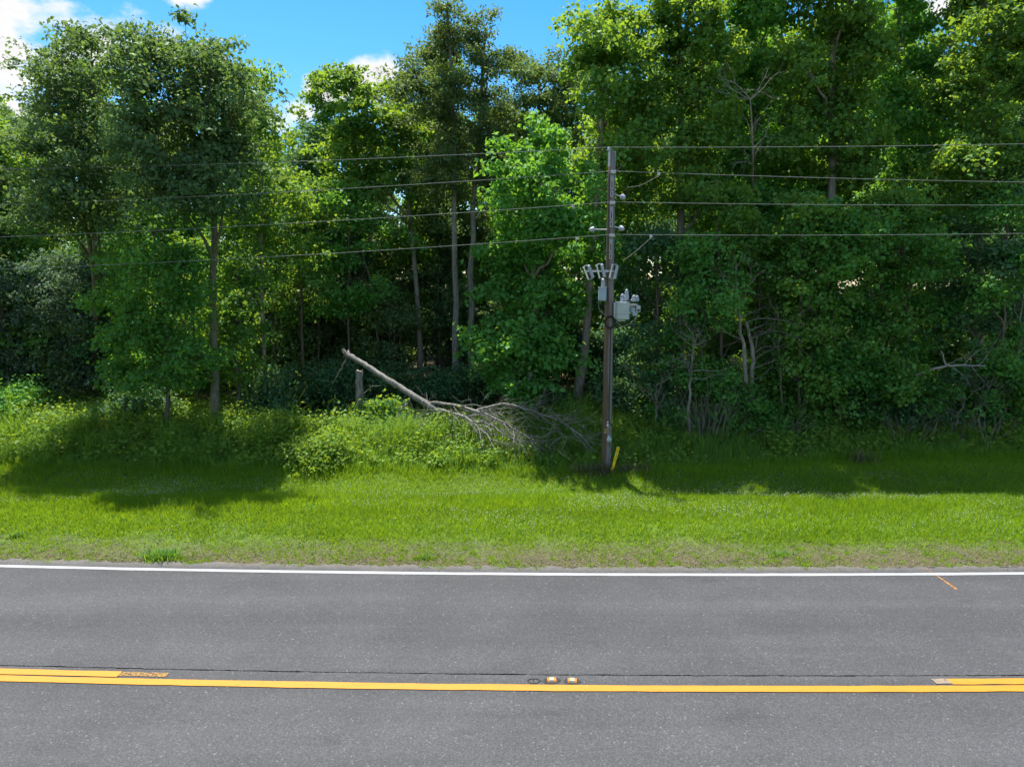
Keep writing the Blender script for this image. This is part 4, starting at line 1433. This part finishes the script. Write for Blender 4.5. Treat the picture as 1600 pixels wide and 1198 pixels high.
r = R(150)
x, y, s = scatter(11500, 18.5, 25.5, r, lambda x, s: leafy(x, s) * (s > belt_start(x, s) + 0.3))
h = weed_height(x, y) * r.uniform(0.55, 1.1, len(x))
z0 = ground_z(x, y)
cnt = r.integers(9, 22, len(x))
idx = np.repeat(np.arange(len(x)), cnt)
sp = r.normal(0, 1, (len(idx), 3)) * np.array((0.15, 0.15, 0.10))
P = np.stack([x[idx] + sp[:, 0], y[idx] + sp[:, 1], z0[idx] + np.maximum(0.04, h[idx] * r.uniform(0.45, 1.0, len(idx)) + sp[:, 2])], 1)
N = r.normal(0, 0.5, (len(P), 3)) + np.array((0, -0.15, 1.0))
V, F = leaf_quads(P, N, r.uniform(0.06, 0.15, len(P)), r, 0.75)
stem = np.stack([np.stack([x, y, z0 - 0.05], 1), np.stack([x + r.normal(0, 0.06, len(x)), y + r.normal(0, 0.06, len(x)), z0 + h * 0.5], 1), np.stack([x + r.normal(0, 0.1, len(x)), y + r.normal(0, 0.1, len(x)), z0 + h * 0.95], 1)], 1)
SV, SF = tube_batch(stem, np.tile(np.array([0.008, 0.006, 0.003]), (len(x), 1)), 3)
VV, FF = join([(V, F), (SV, SF)])
vv = np.concatenate([np.repeat(np.clip(0.6 * vnoise(P[:, 0] * 1.4 + 5, P[:, 1] * 1.4 + 5, 14) + 0.5 * r.random(len(P)), 0, 1), 4), np.full(len(SV), 0.2)])
o = link('weeds', mesh_np('weeds', VV, FF, 'weed', {'var': vv}))
tag(o, 'tangled broad-leaved weeds and vines between the lawn and the wood', 'weeds', kind='stuff')

r = R(151)
x, y, s = scatter(21000, 18.15, 24.5, r, lambda x, s: np.clip(1.15 - leafy(x, s) + 0.4 * (s < 19.8), 0.12, 1) * (1 - 0.6 * sstep(21, 23, s)) * (1 - 0.35 * (x > 3)) * (s > belt_start(x, s)))
cnt = r.integers(6, 15, len(x))
idx = np.repeat(np.arange(len(x)), cnt)
hb = weed_height(x, y) * np.where(y < 18.5, 0.6, 0.95) * (1 + 0.45 * (vnoise(x * 2.3 + 60, y * 2.3, 18) > 0.60))
B = np.stack([x[idx] + r.normal(0, 0.05, len(idx)), y[idx] + r.normal(0, 0.05, len(idx)), np.zeros(len(idx))], 1)
B[:, 2] = ground_z(B[:, 0], B[:, 1]) - 0.02
V, F = blades(B, hb[idx] * r.uniform(0.55, 1.3, len(idx)), r.uniform(0.1, 0.85, len(idx)), r.uniform(0.008, 0.018, len(idx)), r)
vv = np.repeat(np.clip(0.5 * vnoise(B[:, 0] * 0.9, B[:, 1] * 0.9, 15) + 0.55 * r.random(len(B)), 0, 1), 5)
o = link('tall_grass', mesh_np('tall_grass', V, F, 'tall_grass', {'var': vv}))
tag(o, 'uncut tall grass between the mown verge and the trees', 'grass', kind='stuff')


def lawn_density(x, s):
    n = vnoise(x * 1.6 + 33, s * 1.6 + 12, 31)
    near = np.clip((n - 0.50) * 3.6 + 0.70, 0.12, 1) * np.clip((s - S_EDGE + 0.12) * 5, 0, 1)
    lush = sstep(12.85, 13.45, s + (vnoise(x * 0.9 + 3, s * 0.9, 32) - 0.5) * 0.7)
    return np.clip(near * (0.25 + 0.75 * (vnoise(x * 6 + 11, s * 6 + 5, 36) > 0.52)) * (1 - lush) + lush, 0, 1) * np.where(s < 15.6, 1.0, 0.72) * np.where(vnoise(x * 0.9 + 51, s * 1.6 + 7, 37) < 0.33, 0.5, 1.0)


r = R(152)
x, y, s = scatter(540000, S_EDGE - 0.05, 19.6, r, lambda x, s: lawn_density(x, s) * (s < belt_start(x, s) + 0.35))
hh = (0.045 + 0.05 * sstep(12.6, 13.4, s) + 0.035 * np.exp(-((s - 15.2) / 0.6) ** 2)) * r.uniform(0.5, 1.35, len(x)) * (0.7 + 0.6 * vnoise(x * 1.1, y * 1.1, 33))
hh = hh * (1 + 0.9 * (r.random(len(x)) < 0.02)) + 0.12 * sstep(-0.8, 0.3, s - belt_start(x, s)) * r.random(len(x))
B = np.stack([x, y, ground_z(x, y) - 0.008], 1)
V, F = short_blades(B, hh, r.uniform(0.1, 1.0, len(x)), r.uniform(0.010, 0.020, len(x)), r)
vv = np.repeat(np.clip(0.75 * vnoise(x * 0.7 + 4, y * 0.7 + 4, 34) + 0.5 * r.random(len(x)) - 0.12 + 0.16 * np.sin(s * 2 * math.pi / 1.15 + 1.5 * vnoise(x * 0.3, s * 0.3, 38)), 0, 1), 3)
o = link('mown_grass', mesh_np('mown_grass', V, F, 'lawn', {'var': vv}))
tag(o, 'short mown grass on the road verge', 'grass', kind='stuff')

# dry thatch lying on the bare strip beside the pavement
r = R(153)
x, y, s = scatter(22000, S_EDGE + 0.05, 13.2, r)
B = np.stack([x, y, ground_z(x, y) - 0.004], 1)
V, F = short_blades(B, r.uniform(0.015, 0.05, len(x)), r.uniform(0.8, 2.2, len(x)), r.uniform(0.006, 0.012, len(x)), r)
o = link('dry_thatch', mesh_np('dry_thatch', V, F, 'dry', {'var': np.repeat(r.random(len(x)) * 0.8, 3)}))
tag(o, 'dry trampled grass on the bare strip beside the pavement', 'grass', kind='stuff')

# little tufts creeping over the pavement edge and through the bare strip
r = R(157)
x, y, s = scatter(1500, S_EDGE - 0.10, 13.2, r, lambda x, s: np.clip(0.25 + (vnoise(x * 2.2 + 19, s * 2.2 + 4, 44) - 0.45) * 3, 0.03, 1))
cnt = r.integers(8, 30, len(x))
idx = np.repeat(np.arange(len(x)), cnt)
B = np.stack([x[idx] + r.normal(0, 0.035, len(idx)), y[idx] + r.normal(0, 0.03, len(idx)), np.zeros(len(idx))], 1)
B[:, 2] = np.maximum(ground_z(B[:, 0], B[:, 1]), -0.002) - 0.004
V, F = short_blades(B, r.uniform(0.03, 0.085, len(idx)) * r.uniform(0.6, 1.4, len(x))[idx], r.uniform(0.2, 1.1, len(idx)), r.uniform(0.007, 0.013, len(idx)), r)
o = link('edge_grass', mesh_np('edge_grass', V, F, 'lawn', {'var': np.repeat(np.clip(r.random(len(x))[idx] * 0.7 + 0.3 * r.random(len(idx)), 0, 1), 3)}))
tag(o, 'small grass tufts creeping over the pavement edge', 'grass', kind='stuff')

# dry seed stalks standing in the mown grass
r = R(156)
x, y, s = scatter(15000, 13.2, 18.4, r, lambda x, s: np.clip((vnoise(x * 0.8 + 80, s * 0.8 + 3, 43) - 0.4) * 2.2, 0.03, 1))
B = np.stack([x, y, ground_z(x, y) - 0.004], 1)
V, F = short_blades(B, r.uniform(0.06, 0.19, len(x)), r.uniform(0.1, 0.7, len(x)), r.uniform(0.006, 0.011, len(x)), r)
o = link('seed_stalks', mesh_np('seed_stalks', V, F, 'dry', {'var': np.repeat(0.4 + 0.6 * r.random(len(x)), 3)}))
tag(o, 'dry seed stalks scattered through the mown grass', 'grass', kind='stuff')

# white clover heads
r = R(154)
x, y, s = scatter(48000, 13.0, 18.0, r, lambda x, s: np.clip((vnoise(x * 0.45 + 8, s * 1.0 + 2, 41) - 0.42) * 2.6, 0, 1) * (0.35 + 0.65 * np.exp(-((s - 15.2) / 0.9) ** 2)))
c = np.stack([x, y, ground_z(x, y) + r.uniform(0.06, 0.14, len(x))], 1)
q = r.uniform(0.006, 0.011, len(x))[:, None]
dirs = np.array([(1, 0, 0), (0, 1, 0), (-1, 0, 0), (0, -1, 0), (0, 0, 1), (0, 0, -0.8)], float)
V = (c[:, None, :] + q[:, None, :] * dirs[None]).reshape(-1, 3)
tri = np.array([(0, 1, 4), (1, 2, 4), (2, 3, 4), (3, 0, 4), (1, 0, 5), (2, 1, 5), (3, 2, 5), (0, 3, 5)])
F = (np.arange(len(x))[:, None, None] * 6 + tri[None]).reshape(-1, 3)
o = link('clover_flowers', mesh_np('clover_flowers', V, F, 'clover'))
tag(o, 'tiny white clover heads dotted over the mown grass', 'flowers', kind='stuff')

# loose stones at the pavement edge
r = R(155)
x, y, s = scatter(4200, S_EDGE - 0.22, 13.0, r, lambda x, s: np.where(s < S_EDGE - 0.05, 0.35, 1.0))
c = np.stack([x, y, np.maximum(ground_z(x, y), 0.004 * (s < S_EDGE)) + 0.004], 1)
q = r.uniform(0.006, 0.018, len(x))[:, None, None]
jit = 1 + r.normal(0, 0.2, (len(x), 6, 1))
V = (c[:, None, :] + q * jit * dirs[None] * np.array((1, 1, 0.6))).reshape(-1, 3)
F = (np.arange(len(x))[:, None, None] * 6 + tri[None]).reshape(-1, 3)
o = link('gravel', mesh_np('gravel', V, F, plain('verge_gravel', (0.30, 0.28, 0.25), 0.9, 0.2)))
tag(o, 'small stones scattered along the pavement edge', 'gravel', kind='stuff')

# a few taller weed tufts on the verge
VT = 'weed tufts beside the pavement'
for i, (u, v, H, W, n, lab) in enumerate((
        (252, 872, 0.24, 0.42, 420, 'dark green weed tuft growing close to the white line'),
        (28, 842, 0.16, 0.2, 150, 'small rounded grass tuft at the left border of the verge'),
        (668, 873, 0.12, 0.3, 130, 'low grass tuft beside the pavement below the stump'),
        (1215, 868, 0.12, 0.35, 130, 'low grass tuft beside the pavement right of the pole'))):
    b = on_plane(u, v)
    b[2] = float(ground_z(b[0], b[1]))
    rr = R(160 + i)
    t = thing('weed_tuft', lab, 'weed', b, VT)
    B = np.stack([rr.normal(0, W * 0.4, n), rr.normal(0, W * 0.22, n), np.full(n, -0.01)], 1)
    V, F = blades(B, rr.uniform(0.4, 1.0, n) * H, rr.uniform(0.2, 1.1, n), rr.uniform(0.01, 0.02, n), rr)
    link('blades', mesh_np('blades', V, F, 'tall_grass', {'var': np.repeat(rr.random(n) * 0.7, 5)}), t, kind='stuff')

# ------------------------------------------------------------------ power pole
PY = 18.6
pb0 = at(947, 735, PY)
PX = float(pb0[0])
ZB = float(ground_z(PX, PY))
PTOP = float(at(956, 237, PY)[2])


def pz(v):
    return float(at(950, v, PY)[2]) - ZB


pole = thing('utility_pole', 'tall weathered wooden power pole with grey boxes on its middle', 'utility pole', (PX, PY, ZB))
hp = PTOP - ZB
pp = np.array([(0, 0, z) for z in np.linspace(-0.3, hp, 12)])
V, F = tube_batch(pp[None], np.linspace(0.135, 0.095, 12)[None], 20)
b = PB()
b.add(V, list(map(tuple, F)) + [tuple(range(len(V) - 20, len(V)))])
b.build('shaft', 'pole', pole, True)


def pr(z):
    return 0.135 + (0.095 - 0.135) * (z + 0.3) / (hp + 0.3)


def px_(u, v):
    return float(at(u, v, PY - 0.15)[0]) - PX


# pole-top pin with its bracket and insulator
ztop = pz(231)
PB().box((-0.075, -0.06, hp - 0.18), (0.055, 0.06, 0.42)).build('top_bracket', 'steel', pole)
PB().lathe((-0.085, -0.06, hp - 0.02), (-0.085, -0.06, ztop - 0.07), [(0, 0.018), (1, 0.014)], 8).build('top_pin', 'steel', pole, True)
PB().lathe((-0.085, -0.06, ztop - 0.10), (-0.085, -0.06, ztop - 0.005), [(0, 0.035), (0.1, 0.065), (0.3, 0.05), (0.45, 0.062), (0.6, 0.045), (0.75, 0.03), (0.85, 0.042), (1.0, 0.036)], 14).build('top_insulator', 'porcelain', pole, True)

# face-mounted insulators with their strap plates, one per lower wire
wire_v = [231, 270.5, 318, 368]
for v in wire_v[1:]:
    z = pz(v)
    f = -pr(z)
    PB().lathe((0, f + 0.01, z - 0.035), (0, f - 0.20, z - 0.02), [(0, 0.05), (0.15, 0.05), (0.2, 0.032), (0.3, 0.058), (0.4, 0.034), (0.5, 0.058), (0.6, 0.034), (0.7, 0.056), (0.8, 0.034), (0.88, 0.05), (1.0, 0.046)], 14).build('line_insulator', 'porcelain', pole, True)
    PB().box((0, f - 0.215, z - 0.015), (0.13, 0.03, 0.075)).build('wire_clamp', 'steel', pole)
    PB().box((0, f - 0.012, z - 0.13), (0.085, 0.022, 0.12)).build('mounting_plate', 'paint_blue', pole)
    for dz, hh_, n_ in ((0.31, 0.20, 'slotted_bracket'), (0.53, 0.13, 'slotted_bracket')):
        fr = PB()
        for sx in (-1, 1):
            fr.box((0.027 * sx, f - 0.014, z - dz), (0.018, 0.024, hh_))
        fr.box((0, f - 0.0145, z - dz + hh_ / 2), (0.07, 0.026, 0.026))
        fr.box((0, f - 0.0145, z - dz - hh_ / 2), (0.07, 0.026, 0.026))
        fr.build(n_, 'paint_grey', pole)


def arm_insulator(u0, v0, u1, v1, fwd):
    a = (px_(u0, v0), -0.02, pz(v0))
    c = (px_(u1, v1), -fwd, pz(v1))
    PB().tube([a, c], 0.019, 8).build('insulator_arm', 'steel', pole, True)
    d = Vector(c) - Vector(a)
    d.normalize()
    e = Vector(c) + d * 0.14
    PB().lathe(c, e, [(0, 0.02), (0.05, 0.055), (0.3, 0.085), (0.45, 0.05), (0.6, 0.07), (0.8, 0.045), (1.0, 0.03)], 14).build('arm_insulator', 'porcelain', pole, True)


arm_insulator(959, 303, 970, 308, 0.12)
arm_insulator(959, 354, 968, 357, 0.12)
arm_insulator(949, 359, 929, 359.5, 0.12)

# fused cutouts on their bracket
zc = pz(424)
PB().box((px_(936, 424), -0.16, zc), (0.66, 0.05, 0.05)).build('cutout_bracket', 'steel', pole)
PB().lathe((0, 0, zc - 0.03), (0, 0, zc + 0.03), [(0, pr(zc) + 0.014), (1, pr(zc) + 0.014)], 20).build('bracket_band', 'steel', pole, True)


def cutout(u, v, lean):
    cx, cz = px_(u, v), pz(v)
    e = PB()
    t = math.radians(lean)
    ax = Vector((math.sin(t), 0, math.cos(t)))
    sd_ = Vector((math.cos(t), 0, -math.sin(t)))
    c_ = Vector((cx, -0.25, cz))
    A, B_ = c_ - ax * 0.17, c_ + ax * 0.17
    prof = [(0, 0.03)] + [(0.08 + 0.84 * i / 8, 0.034 if i % 2 else 0.05) for i in range(9)] + [(1, 0.03)]
    PB().lathe(A + sd_ * 0.06, B_ + sd_ * 0.06, prof, 12).build('cutout_insulator', 'porcelain', pole, True)
    PB().lathe(A - sd_ * 0.07, B_ - sd_ * 0.07, [(0, 0.018), (0.06, 0.022), (0.9, 0.018), (1, 0.026)], 10).build('fuse_tube', 'white_tag', pole, True)
    PB().tube([B_ + sd_ * 0.07, B_ + ax * 0.02, B_ - sd_ * 0.10], 0.016, 6).build('cutout_hood', 'steel', pole)
    PB().tube([A + sd_ * 0.07, A - ax * 0.01, A - sd_ * 0.09], 0.014, 6).build('cutout_hinge', 'steel', pole)


cutout(919, 426, -22)
cutout(938, 424, -14)
cutout(958, 425, 12)

# small transformer on the left with its bushing
xa, za = px_(941.5, 460), pz(460)
PB().box((xa, -0.10, za), (0.19, 0.24, 0.33), ch=0.2).build('voltage_transformer', 'paint_blue', pole)
PB().box((xa, -0.10, za + 0.178), (0.205, 0.255, 0.024), ch=0.2).build('transformer_lid', 'paint_grey', pole)
xb, zb_ = px_(942.5, 446), pz(449)
PB().lathe((xb, -0.10, zb_), (xb, -0.10, zb_ + 0.22), [(0, 0.06), (0.2, 0.045), (0.3, 0.062), (0.45, 0.045), (0.55, 0.06), (0.7, 0.04), (0.8, 0.05), (1, 0.028)], 14).build('bushing', 'porcelain', pole, True)

# recloser control cabinet and gear on the right
xa, za = px_(972.5, 485), pz(485)
PB().box((xa, -0.16, za), (0.33, 0.26, 0.46), ch=0.1).build('control_cabinet', 'paint_grey', pole)
PB().box((xa + 0.005, -0.298, za + 0.06), (0.29, 0.016, 0.28), ch=0.1).build('cabinet_door', 'paint_grey', pole)
PB().box((xa + 0.005, -0.30, za - 0.155), (0.29, 0.018, 0.11), ch=0.1).build('lower_cover', 'paint_grey', pole)
PB().box((xa - 0.03, -0.16, za - 0.25), (0.2, 0.16, 0.05)).build('cabinet_foot', 'paint_grey', pole)
PB().box((px_(961, 487), -0.10, za), (0.07, 0.10, 0.44)).box((px_(964, 487), -0.05, za + 0.1), (0.1, 0.05, 0.05)).build('mounting_frame', 'steel', pole)
xb, zb_ = px_(985, 475), pz(476)
PB().box((xb, -0.12, zb_), (0.62 * 0.6, 0.06, 0.06)).build('gear_bracket', 'steel', pole)
for (u, v, h_, w_, fw) in ((973, 465, 0.20, 0.06, 0.10), (979, 461, 0.30, 0.062, 0.16), (990, 466, 0.17, 0.068, 0.22), (996, 466, 0.16, 0.06, 0.08)):
    cx, cz = px_(u, v), pz(v)
    PB().lathe((cx, -fw, cz - h_ / 2), (cx, -fw, cz + h_ / 2), [(0, w_ * 0.9), (0.12, w_), (0.5, w_), (0.62, w_ * 0.72), (0.72, w_ * 0.95), (0.82, w_ * 0.6), (0.93, w_ * 0.62), (1, w_ * 0.35)], 14).build('gear_bushing', 'porcelain', pole, True)
for (u0, v0, u1, v1) in ((986, 470, 997, 463), (986, 482, 996, 484)):
    PB().tube([(px_(u0, v0), -0.14, pz(v0)), (px_(u1, v1), -0.14, pz(v1))], 0.022, 8).build('gear_arm', 'steel', pole)
cx, cz = px_(989, 483), pz(484)
PB().box((cx, -0.12, cz), (0.11, 0.12, 0.14), ch=0.2).build('junction_box', 'paint_blue', pole)
cx, cz = px_(997, 482), pz(482)
PB().box((cx, -0.17, cz), (0.10, 0.09, 0.18), ch=0.15).build('meter_box', 'paint_grey', pole)
PB().box((cx, -0.219, cz - 0.04), (0.06, 0.006, 0.05), ch=0.1).build('meter_window', 'cable', pole)
PB().box((px_(992, 488), -0.13, pz(490)), (0.13, 0.11, 0.11), ch=0.2).build('lower_box', 'paint_blue', pole)
PB().tube([(px_(963, 478), -0.1, pz(478)), (px_(972, 468), -0.14, pz(463)), (px_(985, 473), -0.18, pz(470))], 0.008, 5).build('jumper_lead', 'cable', pole)
PB().tube(smooth_path([(px_(997, 492), -0.16, pz(492)), (px_(985, 505), -0.18, pz(505)), (px_(970, 511), -0.18, pz(511)), (px_(964, 504), -0.17, pz(503)), (px_(958, 497), -0.13, pz(497))], 14), 0.012, 6).build('hanging_lead', 'conductor', pole)
PB().tube(smooth_path([(px_(936, 475), -0.1, pz(470)), (px_(935, 482), -0.14, pz(482)), (px_(943, 492), -0.16, pz(492)), (px_(952, 493), -0.16, pz(491))], 10), 0.008, 5).build('jumper_lead', 'conductor', pole)
# coil of spare cable strapped to the pole
coil = PB()
for k_ in range(5):
    rr_ = 0.125 + 0.008 * k_
    coil.tube([(math.cos(a) * rr_ * 0.9 + 0.01, -pr(3) - 0.015 - 0.007 * k_, pz(503) + math.sin(a) * rr_ * 1.05) for a in np.linspace(0, 2 * math.pi, 24)], 0.011, 6)
coil.build('cable_coil', 'cable', pole)
cab = []
for z in np.linspace(pz(512), pz(655), 9):
    cab.append((0.035, -pr(z) - 0.010, z))
cab += [(0.06, -pr(1.2) - 0.004, pz(660)), (0.115, -0.06, pz(664))]
PB().tube(cab, 0.011, 6).build('down_cable', 'cable', pole)
PB().tube([(-0.09, -0.075, z) for z in np.linspace(0.02, hp - 0.6, 12)], 0.006, 5).build('ground_wire', 'conductor', pole)
# small tags, rusty plate and round gauge low on the pole
z = pz(658)
PB().box((0.0, -pr(z) - 0.006, z), (0.035, 0.012, 0.035)).build('number_tag', 'white_tag', pole)
z = pz(662.5)
PB().lathe((0.0, -pr(z) - 0.002, z), (0.0, -pr(z) - 0.016, z), [(0, 0.028), (1, 0.026)], 14).build('number_tag', 'white_tag', pole)
z = pz(666)
PB().lathe((0.01, -pr(z) - 0.002, z), (0.01, -pr(z) - 0.012, z), [(0, 0.014), (1, 0.012)], 10).build('number_tag', 'paint_grey', pole)
z = pz(672)
PB().lathe((-0.02, -pr(z) + 0.025, z), (-0.02, -pr(z) - 0.012, z), [(0, 0.072), (0.8, 0.072), (1, 0.068)], 14).build('brown_plate', 'rust', pole)
PB().lathe((-0.075, -pr(z) + 0.01, z - 0.05), (-0.075, -pr(z) - 0.01, z - 0.05), [(0, 0.014), (1, 0.01)], 8).build('nail_head', 'white_tag', pole)
z = pz(684.5)
mt = PB().lathe((0.045, -pr(z) + 0.05, z), (0.045, -pr(z) - 0.07, z), [(0, 0.055), (0.45, 0.06), (0.5, 0.072), (0.8, 0.07), (0.95, 0.055), (1, 0.02)], 18).build('round_meter', 'paint_grey', pole, True)
PB().lathe((0.045, -pr(z) - 0.068, z - 0.005), (0.045, -pr(z) - 0.074, z - 0.005), [(0, 0.03), (1, 0.027)], 14).build('dial', 'paint_blue', mt)
PB().box((0.03, -pr(z) - 0.01, z + 0.085), (0.06, 0.06, 0.06)).build('meter_socket', 'paint_blue', pole)
PB().tube([(0.045, -pr(z) - 0.02, z - 0.07), (0.06, -pr(z) - 0.03, z - 0.13), (0.075, -pr(z) - 0.015, z - 0.2)], 0.008, 5).build('ribbon', 'dry', pole)

# yellow marker stake leaning by the pole
sa_, sb_ = at(953.5, 742, 18.25), at(966.5, 698, 18.25)
sa_[2] = float(ground_z(sa_[0], sa_[1])) - 0.1
stake = thing('marker_stake', 'leaning flat yellow marker stake with dark lettering beside the power pole', 'marker stake', sa_)
dv = sb_ - sa_
ln_ = float(np.linalg.norm(dv))
ang = math.atan2(dv[0], dv[2])
rot = Vector((0, 0, 1)).rotation_difference(Vector((dv[0], dv[1], dv[2])).normalized()).to_matrix()
mid = rot @ Vector((0, 0, ln_ / 2))
PB().box(mid, (0.075, 0.016, ln_), rot, 0.3).build('post', 'yellow_plastic', stake)
# the dark vertical characters printed on its upper half: strokes too small to read in the photograph
for i in range(6):
    zc_ = ln_ * (0.93 - 0.075 * i)
    glyph = PB()
    for (dx, dz, w_, h_) in (((-0.012, 0, 0.008, 0.036), (0.012, 0, 0.008, 0.036), (0, 0.014, 0.018, 0.007)) if i % 2 else ((0.0, 0, 0.008, 0.036), (0, -0.015, 0.024, 0.007), (0.006, 0.013, 0.016, 0.007))):
        glyph.box(rot @ Vector((dx, -0.0098, zc_ + dz)), (w_, 0.003, h_), rot, 0.1)
    glyph.build('printed_character', 'dark_print', stake)

# ------------------------------------------------------------------ wires
WLAB = ['topmost power line, carried on the pin above the pole top', 'second power line from the top', 'third power line from the top', 'lowest of the four power lines']
for i, v in enumerate(wire_v):
    z0 = ZB + pz(v)
    Ld, Rd = (0.34, 0.68, 0.77, 0.82)[i], (0.0, 0.36, 0.13, 0.0)[i]
    cq = 0.0011
    aL, aR = (-Ld - 256 * cq) / 16.0, (-Rd - 121 * cq) / 11.0
    y0 = PY - (0.06 if i == 0 else pr(pz(v)) + 0.215)
    xs = np.linspace(-34, 34, 69)
    pts = []
    for q in xs:
        a = abs(q)
        pts.append((q, -0.075 * q * (1.0 if q < 0 else 0.6), (aL if q < 0 else aR) * a + cq * a * a))
    t = thing('power_line', WLAB[i], 'power line', (PX - (0.085 if i == 0 else 0), y0, z0), 'power lines on the pole')
    V, F = tube_batch(np.array(pts)[None], np.full((1, len(pts)), 0.0085), 6)
    link('conductor', mesh_np('conductor', V, F, 'conductor', smooth=True), t)

    def on_wire(u):
        q = (u - 950) / 1100.0 * PY
        return Vector((q, -0.075 * q * (1.0 if q < 0 else 0.6), (aL if q < 0 else aR) * abs(q) + cq * q * q))
    taps = {1: [(1017, (980, 293), (1000, 291))], 2: [(891, None, None)], 3: [(897, None, None), (1008, (974, 407), (990, 396))]}.get(i, [])
    for u, end, midp in taps:
        c_ = on_wire(u)
        PB().box((c_.x, c_.y - 0.005, c_.z - 0.03), (0.07, 0.04, 0.075)).box((c_.x - 0.015, c_.y - 0.006, c_.z - 0.08), (0.024, 0.024, 0.05)).build('tap_clamp', 'steel', t)
        if end:
            wp = lambda uu, vv_: (Vector(at(uu, vv_, y0)) - t.location)
            PB().tube(smooth_path([(c_.x, c_.y, c_.z - 0.08), wp(*midp), wp(*end)], 10), 0.008, 5).build('tap_lead', 'conductor', t)

print('objects', len(bpy.data.objects), 'tris', sum(len(m.loops) - 2 * len(m.polygons) for m in bpy.data.meshes))
